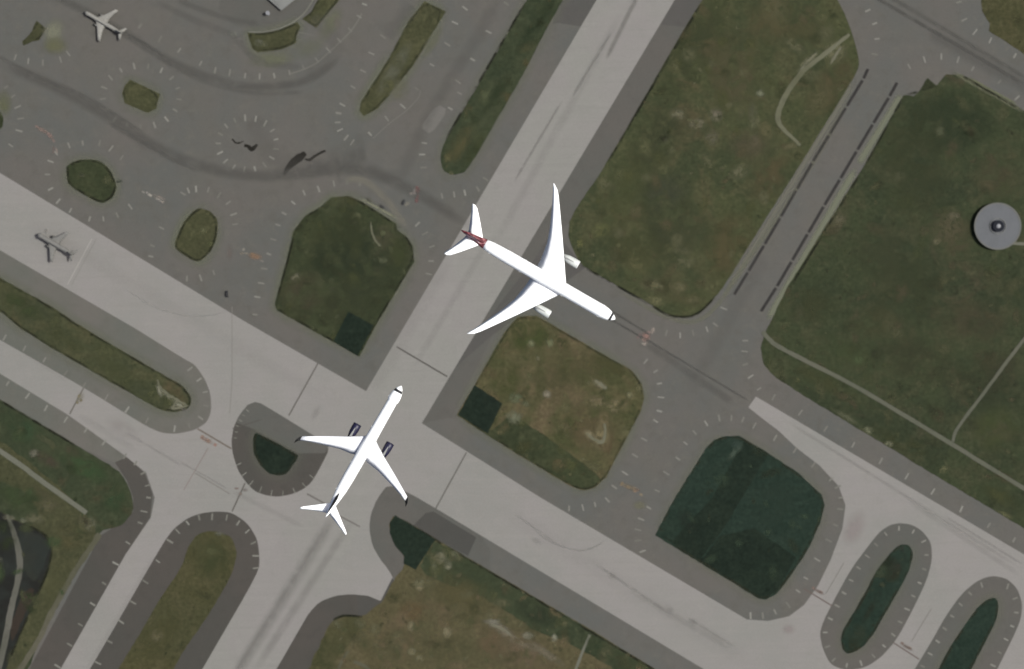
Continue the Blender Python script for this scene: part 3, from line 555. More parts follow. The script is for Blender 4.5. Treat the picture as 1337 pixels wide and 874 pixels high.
# broad darker, greener and browner zones of turf
for x, y, rx, ry, ang, rgb, al in (
    (445, 340, 60, 40, 0, (44, 50, 32), 1.), (470, 345, 50, 60, 20, (48, 54, 36), .9), (450, 300, 40, 30, 0, (50, 56, 36), .8), (440, 400, 30, 40, 30, (52, 56, 38), .8), (470, 385, 40, 40, 0, (52, 58, 40), .8), (395, 385, 34, 40, 30, (68, 62, 48), .9), (410, 300, 22, 26, 0, (60, 66, 42), .7), (520, 330, 16, 30, 0, (58, 64, 38), .8), (450, 260, 24, 8, 15, (72, 66, 44), .8),
    (905, 60, 50, 90, 30, (58, 63, 41), .8), (860, 180, 40, 80, 30, (58, 62, 42), .8), (870, 300, 50, 50, 0, (56, 61, 42), .9), (830, 320, 60, 40, 30, (66, 68, 42), .7), (960, 390, 30, 20, 0, (66, 68, 44), .7), (960, 100, 50, 70, 0, (82, 77, 54), .8), (1010, 30, 60, 36, 0, (84, 78, 52), .7), (980, 190, 40, 30, 0, (84, 76, 58), .6), (820, 250, 40, 60, 30, (70, 74, 44), .6), (870, 250, 44, 40, 0, (60, 64, 50), .6), (950, 320, 40, 60, 30, (84, 76, 50), .8), (1005, 230, 30, 50, 30, (86, 76, 52), .7),
    (1085, 110, 30, 60, 32, (82, 74, 50), .8), (880, 380, 60, 20, 20, (84, 80, 54), .8), (1060, 40, 40, 20, 0, (78, 76, 50), .7), (900, 300, 50, 40, 0, (68, 70, 48), .5),
    (1240, 160, 80, 50, 0, (48, 56, 36), 1.), (1190, 190, 50, 60, 20, (52, 58, 38), .8), (1180, 380, 60, 60, 20, (54, 60, 40), .8), (1280, 500, 50, 40, 0, (50, 54, 38), .8), (1060, 400, 40, 30, 0, (58, 62, 40), .8), (1200, 250, 50, 60, 0, (54, 60, 40), .8), (1250, 310, 24, 44, 0, (80, 72, 54), .7), (1300, 230, 40, 36, 0, (76, 70, 52), .6), (1150, 330, 60, 40, 0, (58, 63, 44), .6), (1270, 420, 60, 40, 0, (72, 66, 50), .6), (1200, 470, 70, 40, 20, (54, 56, 40), .6), (1100, 460, 60, 24, 20, (62, 74, 46), .6),
    (1300, 560, 40, 40, 0, (66, 74, 42), .7), (1080, 500, 60, 14, 28, (66, 68, 42), .7), (1180, 580, 60, 16, 28, (64, 66, 38), .8), (1310, 650, 40, 14, 28, (70, 72, 42), .8), (1140, 420, 40, 30, 0, (66, 66, 44), .6), (1310, 480, 30, 26, 0, (60, 58, 44), .6),
    (690, 440, 34, 30, 0, (66, 74, 38), .9), (760, 480, 50, 30, 20, (84, 78, 52), .8), (770, 560, 50, 36, 30, (92, 80, 56), .9), (790, 580, 22, 22, 0, (96, 78, 56), .7), (720, 500, 40, 30, 0, (80, 76, 50), .7), (660, 500, 26, 36, 30, (70, 74, 40), .8), (800, 480, 40, 10, 28, (72, 70, 42), .8),
    (650, 60, 20, 60, 32, (64, 72, 50), .7), (640, 150, 14, 50, 32, (72, 78, 56), .7), (600, 190, 16, 40, 32, (82, 78, 50), .9), (700, 30, 12, 60, 32, (44, 54, 34), .8), (650, 120, 10, 50, 32, (48, 56, 34), .6), (620, 195, 12, 34, 32, (56, 62, 36), .7),
    (1010, 660, 30, 40, 30, (44, 59, 50), .5), (900, 680, 24, 16, 30, (32, 40, 34), .6), (960, 580, 16, 9, 30, (60, 74, 66), .6),
    (30, 400, 40, 16, 30, (58, 68, 40), .8), (80, 440, 40, 14, 30, (64, 68, 42), .8), (160, 490, 50, 14, 30, (68, 72, 46), .7), (220, 520, 24, 12, 10, (66, 70, 44), .6),
    (30, 560, 40, 24, 30, (50, 70, 46), .8), (110, 610, 46, 20, 30, (54, 76, 46), .9), (150, 650, 24, 26, 0, (50, 68, 44), .9), (60, 600, 30, 10, 30, (74, 64, 54), .7), (95, 590, 16, 9, 30, (76, 66, 54), .6), (20, 650, 40, 22, 30, (56, 70, 42), .8), (60, 650, 40, 16, 30, (76, 74, 52), .7),
    (5, 690, 18, 14, 0, (46, 52, 34), .8), (45, 655, 26, 14, 30, (50, 62, 38), .8), (35, 690, 14, 8, 0, (60, 66, 44), .8), (110, 680, 12, 12, 0, (92, 88, 66), .7), (20, 860, 14, 20, 20, (70, 70, 50), .8), (90, 700, 22, 26, 0, (86, 80, 52), .7), (75, 760, 16, 46, 24, (80, 80, 52), .6),
    (600, 780, 60, 40, 30, (84, 78, 50), .8), (680, 850, 60, 34, 24, (106, 90, 70), .9), (640, 840, 24, 30, 0, (104, 86, 64), .7), (540, 800, 30, 20, 0, (96, 80, 54), .8), (510, 840, 50, 30, 0, (80, 76, 52), .6), (420, 860, 30, 30, 0, (66, 70, 42), .8), (590, 850, 40, 24, 0, (86, 82, 56), .6),
    (620, 750, 40, 14, 30, (56, 66, 46), .8), (700, 800, 40, 16, 30, (48, 54, 38), .8), (790, 850, 40, 14, 30, (50, 62, 42), .8),
    (280, 730, 30, 40, 20, (62, 66, 40), .8), (210, 830, 30, 50, 30, (74, 72, 44), .7), (1170, 740, 16, 26, 28, (50, 50, 40), .7), (1120, 830, 18, 20, 30, (50, 58, 44), .7), (1180, 715, 10, 8, 0, (62, 62, 54), .9), (1140, 790, 6, 34, 30, (40, 44, 34), .8), (1160, 735, 6, 14, 30, (34, 40, 28), .9)):
    tf.u = alb(45, 54, 42) if (x > 850 and y > 565) or rgb[0] < 50 else alb(66, 68, 47)
    tf.turf(x, y, rx, ry, ang, rgb, al * .95)
tf.build('turf_wear', W_TURF)
bare = Wear((68, 69, 47))
PALE = (112, 110, 88)
for x, y, rx, ry, ang, rgb, al in (
    (462, 291, 5, 3.5, 0, PALE, 1), (466, 281, 8, 4, 20, (96, 98, 70), .9), (386, 362, 7, 4.5, -30, (112, 108, 88), 1), (435, 378, 5, 4, 0, (96, 98, 78), .8), (500, 340, 6, 4, 0, (92, 96, 72), .8), (500, 305, 4, 5, 0, (90, 94, 66), .8), (424, 312, 12, 6, 30, (80, 86, 58), .7),
    (885, 150, 10, 8, 0, (112, 108, 86), .9), (910, 162, 12, 7, 0, (112, 106, 86), .9), (935, 150, 9, 9, 0, (106, 100, 84), .9), (868, 182, 7, 6, 0, (104, 104, 82), .9), (930, 180, 9, 10, 0, (96, 92, 74), .8), (993, 122, 6, 5, 0, (112, 114, 92), 1), (983, 150, 7, 20, 0, (104, 104, 80), .8), (985, 185, 7, 10, 0, (110, 104, 82), .8),
    (815, 230, 14, 10, 0, (96, 98, 66), .7), (850, 255, 8, 6, 0, (92, 96, 68), .9), (830, 275, 10, 6, 0, (92, 96, 64), .8), (965, 225, 14, 9, -30, (100, 98, 74), .8), (785, 300, 14, 10, -30, (90, 92, 56), .8), (757, 318, 5, 7, 0, (94, 94, 56), .8),
    (852, 372, 18, 10, 20, (108, 104, 76), .9), (855, 393, 14, 7, 10, (100, 98, 68), .9), (887, 375, 10, 8, 0, (96, 92, 66), .9), (905, 392, 9, 5, 0, (96, 92, 66), .8), (830, 345, 24, 10, 40, (90, 88, 58), .7),
    (1090, 68, 16, 14, -35, (102, 100, 74), .95), (1055, 80, 20, 5, -45, (108, 106, 82), .9), (1035, 190, 14, 5, -20, (96, 92, 66), .8), (1010, 10, 20, 20, 0, (92, 88, 62), .7), (1000, 170, 10, 14, 0, (92, 88, 60), .8), (1070, 130, 16, 30, 30, (88, 84, 58), .7),
    (1245, 283, 8, 6, 0, (110, 104, 84), 1), (1223, 315, 5, 5, 0, (108, 102, 78), 1), (1240, 300, 24, 24, 0, (84, 78, 58), .7), (1095, 287, 10, 10, 0, (92, 88, 68), .8), (1227, 172, 7, 8, 0, (80, 84, 62), .8), (1290, 243, 12, 8, 0, (88, 82, 60), .7), (1175, 230, 8, 8, 0, (78, 80, 58), .7), (1120, 470, 8, 6, 0, (72, 84, 54), .8),
    (1134, 562, 7, 5, 30, (102, 104, 80), 1), (1160, 580, 6, 4, 0, (106, 106, 84), 1), (1232, 613, 6, 4, -30, (96, 96, 66), 1), (1105, 545, 20, 4, 32, (92, 94, 72), .7), (1310, 672, 12, 4, 20, (96, 96, 66), .8), (1041, 497, 4, 3, 0, (84, 84, 54), .8),
    (783, 502, 11, 4.5, 32, (124, 116, 92), 1), (714, 515, 5.5, 5.5, 0, (130, 122, 104), 1), (693, 449, 5, 5, 0, (112, 114, 84), 1), (718, 448, 5, 6, 0, (106, 108, 78), 1), (703, 468, 3, 3, 0, (112, 106, 84), .8), (822, 516, 5, 5, 0, (110, 106, 78), .9), (805, 530, 14, 9, -10, (116, 106, 78), .95), (780, 525, 12, 9, 0, (108, 98, 72), .9),
    (785, 570, 12, 18, 0, (118, 108, 78), 1), (770, 568, 9, 5, 40, (130, 120, 92), 1), (788, 550, 8, 14, 0, (110, 98, 70), .8), (671, 545, 11, 9, 0, (106, 108, 86), .95), (673, 520, 9, 7, 0, (94, 100, 74), .9), (685, 527, 7, 4, 20, (96, 98, 74), .9), (740, 560, 16, 8, 40, (92, 88, 60), .8), (775, 610, 14, 6, 30, (88, 86, 60), .8),
    (208, 510, 3, 9, -20, (124, 122, 104), 1), (218, 516, 10, 3, 38, (122, 120, 102), 1), (231, 527, 14, 4, 35, (130, 128, 110), 1), (229, 533, 8, 3, 0, (116, 114, 96), 1), (136, 458, 8, 5, 0, (84, 84, 60), .9), (110, 470, 6, 4, 0, (80, 82, 56), .8),
    (44, 592, 7, 5, -30, (100, 98, 84), 1), (60, 575, 20, 4, 30, (80, 82, 60), .6), (45, 678, 14, 8, 0, (94, 92, 70), .8), (118, 685, 8, 9, 0, (100, 98, 78), .9), (62, 660, 14, 10, 0, (88, 84, 62), .8), (12, 676, 8, 4, 10, (110, 108, 92), .8), (30, 680, 5, 4, 0, (94, 96, 78), .9),
    (577, 727, 8, 9, 0, (126, 122, 102), 1), (592, 724, 8, 5, 20, (118, 116, 94), 1), (585, 738, 5, 6, 0, (130, 126, 106), 1), (567, 742, 4, 7, 0, (112, 112, 90), 1), (548, 762, 9, 8, 0, (104, 100, 74), .9), (548, 769, 5, 3, 0, (128, 118, 90), 1), (537, 818, 5, 7, 0, (122, 114, 88), 1), (584, 825, 7, 8, 0, (118, 110, 84), 1),
    (538, 851, 6, 5, 0, (112, 106, 80), 1), (548, 860, 6, 5, 0, (112, 106, 80), .9), (650, 818, 20, 5, 26, (122, 114, 100), 1), (670, 834, 40, 5, 30, (112, 102, 84), .9), (690, 830, 8, 5, 0, (126, 122, 104), 1), (724, 833, 4, 6, 0, (126, 124, 106), 1), (645, 812, 12, 4, 0, (116, 112, 98), .9), (440, 815, 8, 7, 0, (92, 90, 66), .8), (470, 814, 8, 7, 0, (90, 88, 64), .8),
    (712, 853, 30, 6, 34, (108, 100, 82), .9), (500, 855, 14, 8, 0, (92, 86, 60), .8), (600, 815, 14, 8, 0, (94, 88, 60), .8), (205, 830, 9, 8, 0, (96, 90, 66), .9), (275, 720, 12, 8, 0, (78, 80, 52), .8), (288, 697, 8, 4, 0, (96, 96, 84), .8), (195, 810, 12, 10, 0, (86, 82, 56), .7),
    (508, 112, 8, 10, 0, (84, 84, 56), .9), (518, 82, 8, 8, 0, (82, 82, 58), .8), (338, 56, 6, 5, 0, (98, 98, 84), .9), (346, 58, 4, 4, 0, (92, 92, 70), .8), (265, 301, 6, 6, 0, (92, 92, 64), .9), (275, 318, 4, 4, 0, (84, 86, 56), .9), (140, 235, 6, 6, 0, (76, 78, 54), .9), (107, 228, 6, 4, 0, (66, 68, 52), .8),
    (585, 206, 6, 7, 0, (94, 90, 60), .9), (588, 228, 5, 4, 0, (96, 94, 68), .8), (635, 125, 10, 10, 0, (80, 86, 60), .8), (1147, 745, 12, 10, 0, (56, 66, 50), .8), (960, 590, 4, 14, 40, (70, 84, 74), .7), (0, 730, 4, 3, 0, (90, 90, 80), .5)):
    bare.turf(x, y, rx * 1.35, ry * 1.35, ang, rgb, al)
bare.build('bare_spots', W_PATCH)
# a scatter of small scruffy tufts and bare spots across every field (nobody could count them)
def inside(x, y, pts):
    c = False; j = len(pts) - 1
    for i in range(len(pts)):
        xi, yi = pts[i]; xj, yj = pts[j]
        if (yi > y) != (yj > y) and x < (xj - xi) * (y - yi) / (yj - yi) + xi: c = not c
        j = i
    return c
scr = Wear((64, 67, 46))
rr = random.Random(3)
def scatter(pts, n, pal):
    xs = [p[0] for p in pts]; ys = [p[1] for p in pts]; x0, x1, y0, y1 = max(-30, min(xs)), min(1370, max(xs)), max(-30, min(ys)), min(900, max(ys)); k = 0; tries = 0
    while k < n and tries < n * 30:
        tries += 1; x, y = rr.uniform(x0, x1), rr.uniform(y0, y1)
        if not inside(x, y, pts): continue
        r = rr.choice((1.5, 2, 2.5, 3, 5, 8, 12)); c = rr.choice(pal)
        scr.turf(x, y, r * rr.uniform(.8, 1.8), r * rr.uniform(.6, 1.1), rr.uniform(0, 180), c, rr.uniform(.35, .8)); k += 1
scatter(G3, 330, [(92, 92, 62), (54, 58, 36), (84, 76, 54), (98, 96, 70), (74, 76, 44)])
scatter(G4, 380, [(78, 78, 54), (48, 52, 36), (74, 68, 50), (64, 70, 44)])
scatter(G2, 150, [(100, 96, 66), (62, 64, 38), (92, 82, 56), (76, 78, 46)])
scatter(G1, 120, [(74, 78, 54), (44, 48, 32), (66, 70, 42)])
scatter(GSE, 260, [(100, 96, 70), (66, 64, 42), (98, 86, 62), (76, 78, 50)])
scatter(GA, 30, [(78, 80, 52), (48, 54, 32)]); scatter(G16, 60, [(74, 76, 52), (42, 52, 32), (60, 76, 48)]); scatter(GB, 30, [(80, 78, 50), (56, 58, 38)])
scatter(G6, 40, [(74, 80, 54), (46, 54, 34), (80, 74, 48)]); scatter(G15, 30, [(48, 66, 52), (32, 42, 34)]); scatter(G5, 20, [(82, 78, 50), (62, 62, 40)])
scatter(GS1, 14, [(38, 42, 32), (60, 66, 50)])
scr.build('turf_tufts', W_PATCH)
# darker uncut growth along the kerb of the lawns
edge = Wear((70, 70, 56))
for g, a in ((G1, .8), (G2, .5), (G7, .35), (G8, .5), (G9, .5), (G10, .4), (G13, .9), (G14, .7), (G15, .5), (GA, .6), (GD, .5), (GS1, .6), (GS2, .5), (G11, .6)):
    q = inset(chaikin(g, 1), 1.8); q.append(q[0]); edge.streak(resample(q, 6, False) + [q[0]], 4.5, (34, 36, 25), min(1, a * 1.2), 0)
for s_ in (seg((515, 673), (860, 878), 30), seg((917, 2), (790, 218)), seg((1130, 216), (1030, 378)), seg((1256, 99), (1337, 146)), seg((757, 346), (851, 399)), curve([(851, 399), (871, 411), (890, 414), (908, 411), (925, 397), (945, 374)]), seg((1180, 126), (1130, 216)), seg((1180, 125), (1200, 120), 3), seg((1200, 119), (1222, 112), 3), seg((688, 0), (580, 186)), seg((0, 523), (102, 584)),
           curve([(38, 687), (58, 698), (67, 714), (63, 742), (50, 775), (31, 818), (14, 858)]), curve([(435, 810), (450, 804), (474, 806)])):
    edge.streak(s_, 5, (32, 34, 23), .95, .03)
edge.build('uncut_edges', W_EDGE)

# flat dark crescent, line and V marks on the apron
mark_mat = plain('dark_mark', alb(40, 38, 33), .9, .1)
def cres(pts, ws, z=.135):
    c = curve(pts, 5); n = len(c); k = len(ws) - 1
    return ribbon('dark_mark', c, 1, z, mark_mat, [ws[min(k, int(i / (n - 1) * k))] * (1 - ((i / (n - 1) * k) % 1)) + ws[min(k, int(i / (n - 1) * k) + 1)] * ((i / (n - 1) * k) % 1) for i in range(n)], .35)
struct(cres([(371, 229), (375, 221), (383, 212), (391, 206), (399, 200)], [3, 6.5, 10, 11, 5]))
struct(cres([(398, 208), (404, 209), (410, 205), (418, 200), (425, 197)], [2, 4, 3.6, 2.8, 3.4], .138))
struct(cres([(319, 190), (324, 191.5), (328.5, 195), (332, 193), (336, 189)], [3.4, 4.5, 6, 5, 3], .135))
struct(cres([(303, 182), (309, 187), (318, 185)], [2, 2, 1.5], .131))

# ------------------------------------------------------------------ drain grates along the east taxiway
iron = plain('cast_iron_grate', alb(50, 47, 45), .8, .2, var=.15, scale=.3)
rimm = plain('grate_kerb', alb(100, 96, 90), .9, .1)
def drain_proto():
    t = thing('drain_grate', 'x', 'drain')
    bm = bmesh.new()
    Lh, Wh = 11.6, 1.1
    for k in range(24):
        x0 = -Lh + k * (2 * Lh / 24)
        bmesh.ops.create_cube(bm, size=1, matrix=Matrix.Translation((x0 + .42, 0, .17)) @ Matrix.Diagonal((.8, Wh * 2, .10, 1)))
    bm_obj('grate', bm, iron, t)
    bm = bmesh.new()
    for s in (-1, 1):
        bmesh.ops.create_cube(bm, size=1, matrix=Matrix.Translation((0, s * (Wh + .12), .15)) @ Matrix.Diagonal((2 * Lh, .2, .14, 1)))
    bmesh.ops.create_cube(bm, size=1, matrix=Matrix.Translation((0, 0, .122)) @ Matrix.Diagonal((2 * Lh, Wh * 2, .02, 1)))
    bm_obj('frame', bm, iron, t)
    return t
dp = drain_proto()
def copy_tree(o, parent=None):
    c = o.copy(); C.collection.objects.link(c)
    if parent: c.parent = parent
    for ch in list(o.children): copy_tree(ch, c)
    return c
ROW1 = [(1134, 89), (1127, 104), (1105, 140), (1083, 176), (1061, 212), (1040, 248), (1019, 284), (998, 320), (977, 355), (958, 386)]
ROW2 = [(1172, 107), (1161, 127), (1140, 162), (1119, 197), (1097, 234), (1076, 269), (1055, 305), (1034, 341), (1014, 375), (993, 408)]
first = True
for row, lab in ((ROW1, 'dark rusty drain grate in the left row of dashes along the narrow grey taxiway'), (ROW2, 'dark drain grate in the right row of dashes, beside the round beacon field')):
    for a, b in zip(row, row[1:]):
        L = math.dist(a, b); t = dp if first else copy_tree(dp); first = False
        u = ((b[0] - a[0]) / L, (b[1] - a[1]) / L)
        c = P((a[0] + b[0]) / 2, (a[1] + b[1]) / 2)
        t.location = c; t.rotation_euler = (0, 0, math.atan2(-u[1], u[0])); t.scale = ((L - 3.0) * MPP / 23.2, 1, 1)
        t['label'] = lab; t['group'] = 'drain grates of the left row' if row is ROW1 else 'drain grates of the right row'

# ------------------------------------------------------------------ beacon station on its round counterpoise
vd = plain('counterpoise_mesh', alb(98, 100, 104), .7, .3, var=.06, scale=.12)
vdark = plain('dark_ring_paint', alb(38, 40, 48), .8, .1)
vpale = plain('pale_radome', alb(150, 150, 154), .5, .3)
vst = plain('galvanised_post', alb(110, 110, 108), .5, .4)
def cyl(bm, x, y, z0, z1, r0, r1=None, seg_=48):
    r1 = r0 if r1 is None else r1
    bmesh.ops.create_cone(bm, cap_ends=True, segments=seg_, radius1=r0, radius2=r1, depth=z1 - z0, matrix=Matrix.Translation((x, y, (z0 + z1) / 2)))
vor = thing('navigation_beacon', 'round grey navigation beacon platform with a dark ringed centre standing in the east grass field', 'beacon', P(1301, 296, .1))
bm = bmesh.new(); cyl(bm, 0, 0, 3.7, 4.2, 21.4, 21.0, 96); bm_obj('platform_deck', bm, vd, vor)
bm = bmesh.new()
for k in range(24):
    a = k * math.pi / 12; bmesh.ops.create_cube(bm, size=1, matrix=Matrix.Rotation(a, 4, 'Z') @ Matrix.Translation((10.5, 0, 4.215)) @ Matrix.Diagonal((20.5, .16, .03, 1)))
bm_obj('deck_seams', bm, plain('deck_seam', alb(96, 98, 100), .7, .3), vor)
bm = bmesh.new()
vv0 = [bm.verts.new((math.cos(a * math.pi / 36) * rr_, math.sin(a * math.pi / 36) * rr_, z_)) for rr_, z_ in ((20.2, 4.2), (21.5, 4.2), (21.5, 4.45), (20.2, 4.45)) for a in range(72)]
for k in range(4):
    for a in range(72):
        bm.faces.new((vv0[k * 72 + a], vv0[k * 72 + (a + 1) % 72], vv0[((k + 1) % 4) * 72 + (a + 1) % 72], vv0[((k + 1) % 4) * 72 + a]))
bm_obj('deck_rim', bm, plain('deck_rim', alb(104, 104, 99), .7, .3), vor)
for k in range(12):
    a = k * math.pi / 6; bm = bmesh.new(); cyl(bm, 18.5 * math.cos(a), 18.5 * math.sin(a), 0, 3.7, .25, seg_=10); bm_obj('post', bm, vst, vor)
bm = bmesh.new(); cyl(bm, 0, 0, 0, 3.7, 4.0); bm_obj('equipment_room', bm, vpale, vor)
bm = bmesh.new(); cyl(bm, 0, 0, 4.2, 6.6, 5.0, 5.0); cyl(bm, 0, 0, 6.6, 6.9, 5.3, 5.1); dr = bm_obj('antenna_drum', bm, vdark, vor)
bm = bmesh.new(); cyl(bm, 0, 0, 6.9, 7.3, 2.0, 1.9); cyl(bm, 0, 0, 7.3, 7.6, 1.9, .8); bm_obj('radome', bm, vpale, dr)
bm = bmesh.new(); N = 64
rg = [[bm.verts.new((r_ * math.cos(2 * math.pi * a / N), r_ * math.sin(2 * math.pi * a / N), z_)) for a in range(N)] for r_, z_ in ((7.0, 4.2), (7.35, 4.2), (7.35, 5.1), (7.0, 5.1))]
for k in range(4):
    for a in range(N): bm.faces.new((rg[k][a], rg[k][(a + 1) % N], rg[(k + 1) % 4][(a + 1) % N], rg[(k + 1) % 4][a]))
bmesh.ops.recalc_face_normals(bm, faces=bm.faces[:]); bm_obj('antenna_ring', bm, vst, vor)

# ------------------------------------------------------------------ building at the top edge
roofm = plain('pale_roof', alb(136, 136, 133), .8, .2, scale=.05)
wallm = plain('terminal_wall', alb(120, 118, 112), .8, .2)
glassm = plain('dark_glazing', (.03, .035, .04), .15, .5)
bld = thing('terminal_building', 'pale flat roofed building whose corner pokes in at the top edge of the photo', 'building', P(370, -20, .02))
def prism(pts, z0, z1, mat, name, parent, org):
    bm = bmesh.new(); lo = [bm.verts.new(P(x, y, z0) - org) for x, y in pts]; hi = [bm.verts.new(P(x, y, z1) - org) for x, y in pts]; n = len(pts)
    bm.faces.new(lo); bm.faces.new(hi)
    for i in range(n): bm.faces.new((lo[i], lo[(i + 1) % n], hi[(i + 1) % n], hi[i]))
    bmesh.ops.recalc_face_normals(bm, faces=bm.faces[:]); return bm_obj(name, bm, mat, parent)
O = P(370, -20, .02)
BP = [(352, 0), (368, 14), (388, -2), (430, -60), (372, -90), (330, -30)]
prism(BP, .02, 3.0, wallm, 'wall', bld, O)
cxx = sum(p[0] for p in BP) / 6; cyy = sum(p[1] for p in BP) / 6
prism([(cxx + (x - cxx) * 1.02, cyy + (y - cyy) * 1.02) for x, y in BP], 3.0, 3.4, roofm, 'roof', bld, O)
prism([(356, 0.2), (366, 9.3), (366.6, 8.9), (356.6, -.2)], 3.4, 3.8, roofm, 'parapet', bld, O)
for i in range(5):
    f = (i + .5) / 5; x = 353.5 + 13.5 * f; y = 1.3 + 11.8 * f
    prism([(x - 1, y - .55), (x + 1, y + 1.2), (x + 1.1, y + .9), (x - .9, y - .8)], 1.0, 2.6, glassm, 'window', bld, O)
# floodlight mast beside it
mast = thing('floodlight_mast', 'small white topped floodlight mast on the dark paved court below the pale building', 'light mast', P(350.5, 18.5, .02))
bm = bmesh.new(); cyl(bm, 0, 0, 0, 1.0, 1.4, 1.2, 16); bm_obj('base', bm, vpale, mast)
bm = bmesh.new(); cyl(bm, 0, 0, 1.0, 5, .3, .2, 12); bm_obj('pole', bm, vst, mast)
bm = bmesh.new(); cyl(bm, 0, 0, 5, 5.6, 1.6, 1.9, 12); bm_obj('lamp_head', bm, vpale, mast)

# ------------------------------------------------------------------ service cars
tyre_m = plain('tyre_rubber', (.02, .02, .02), .8, .2)
win_m = plain('car_glass', (.015, .017, .02), .1, .5)
def car(loc, rz, col, label, L=4.8, van=False):
    t = thing('service_van' if van else 'service_car', label, 'van' if van else 'car', loc, rz, 'service vehicles on the apron')
    pm = plain('car_paint', col, .4, .5)
    bm = bmesh.new()
    bmesh.ops.create_cube(bm, size=1, matrix=Matrix.Translation((0, 0, .75)) @ Matrix.Diagonal((L, 1.95, .7, 1)))
    bmesh.ops.bevel(bm, geom=bm.edges[:], offset=.18, segments=2, affect='EDGES')
    bm_obj('body', bm, pm, t)
    bm = bmesh.new(); h = 1.2 if van else .6
    r = bmesh.ops.create_cube(bm, size=1, matrix=Matrix.Translation((-.35 if not van else -.2, 0, 1.1 + h / 2)) @ Matrix.Diagonal((L * (.8 if van else .55), 1.75, h, 1)))
    for v in r['verts']:
        if v.co.z > 1.3: v.co.x = v.co.x * .82 - .08; v.co.y *= .86
    bm_obj('cabin', bm, win_m, t)
    bm = bmesh.new(); bmesh.ops.create_cube(bm, size=1, matrix=Matrix.Translation((-.35, 0, 1.13 + h)) @ Matrix.Diagonal((L * (.62 if van else .42), 1.45, .06, 1))); bm_obj('roof', bm, pm, t)
    for sx in (-1, 1):
        for sy in (-1, 1):
            bm = bmesh.new(); bmesh.ops.create_cone(bm, cap_ends=True, segments=16, radius1=.36, radius2=.36, depth=.24, matrix=Matrix.Translation((sx * L * .31, sy * .88, .36)) @ Matrix.Rotation(R(90), 4, 'X'))
            bm_obj('wheel', bm, tyre_m, t)
    for sy in (-1, 1):
        bm = bmesh.new(); bmesh.ops.create_cube(bm, size=1, matrix=Matrix.Translation((L / 2, sy * .68, .8)) @ Matrix.Diagonal((.06, .35, .18, 1))); bm_obj('headlight', bm, vpale, t)
    return t
car(P(499, 270, .13), R(-32), alb(40, 38, 36), 'black service car on the pale verge strip above the big west lawn')
car(P(483, 261.5, .13), R(-32), alb(84, 82, 66), 'olive service car leftmost on the pale verge strip above the west lawn')
car(P(527, 264.5, .13), R(70), alb(42, 42, 42), 'black service car beside the faded red and white sign paint')
car(P(296.5, 384, .13), R(95), alb(38, 36, 34), 'dark van alone on the apron just above the pale cross runway', 6.2, True)
car(P(156.5, 237, .13), R(10), alb(62, 66, 48), 'dark green car at the right edge of the leftmost rounded lawn', 4.6)

# ------------------------------------------------------------------ airliners
def loft(rings, closed_ends=True):
    bm = bmesh.new(); R_ = [[bm.verts.new(v) for v in r] for r in rings]; n = len(R_[0])
    for a, b in zip(R_, R_[1:]):
        for i in range(n): bm.faces.new((a[i], a[(i + 1) % n], b[(i + 1) % n], b[i]))
    if closed_ends:
        bm.faces.new(R_[0]); bm.faces.new(list(reversed(R_[-1])))
    bmesh.ops.recalc_face_normals(bm, faces=bm.faces[:]); return bm
def ring(x, r, z, n=32, flat=1.0): return [(x, r * math.cos(2 * math.pi * i / n), z + r * flat * math.sin(2 * math.pi * i / n)) for i in range(n)]
def interp(tab, s):
    for a, b in zip(tab, tab[1:]):
        if a[0] <= s <= b[0]:
            t = (s - a[0]) / (b[0] - a[0]); return [a[k] + (b[k] - a[k]) * t for k in range(1, len(a))]
    return list(tab[-1][1:])
def surface(stations, side, th=.11):
    """stations: (p, le, te, z) ; builds an aerofoil surface"""
    rings = []
    prof = [(0, 0), (.06, .45), (.2, .9), (.42, 1.0), (.7, .6), (1, .04), (.7, -.3), (.42, -.5), (.2, -.5), (.06, -.3)]
    for p, le, te, z in stations:
        c = te - le; rings.append([(-(le + c * u), side * p, z + v * c * th * .5) for u, v in prof])
    return loft(rings)
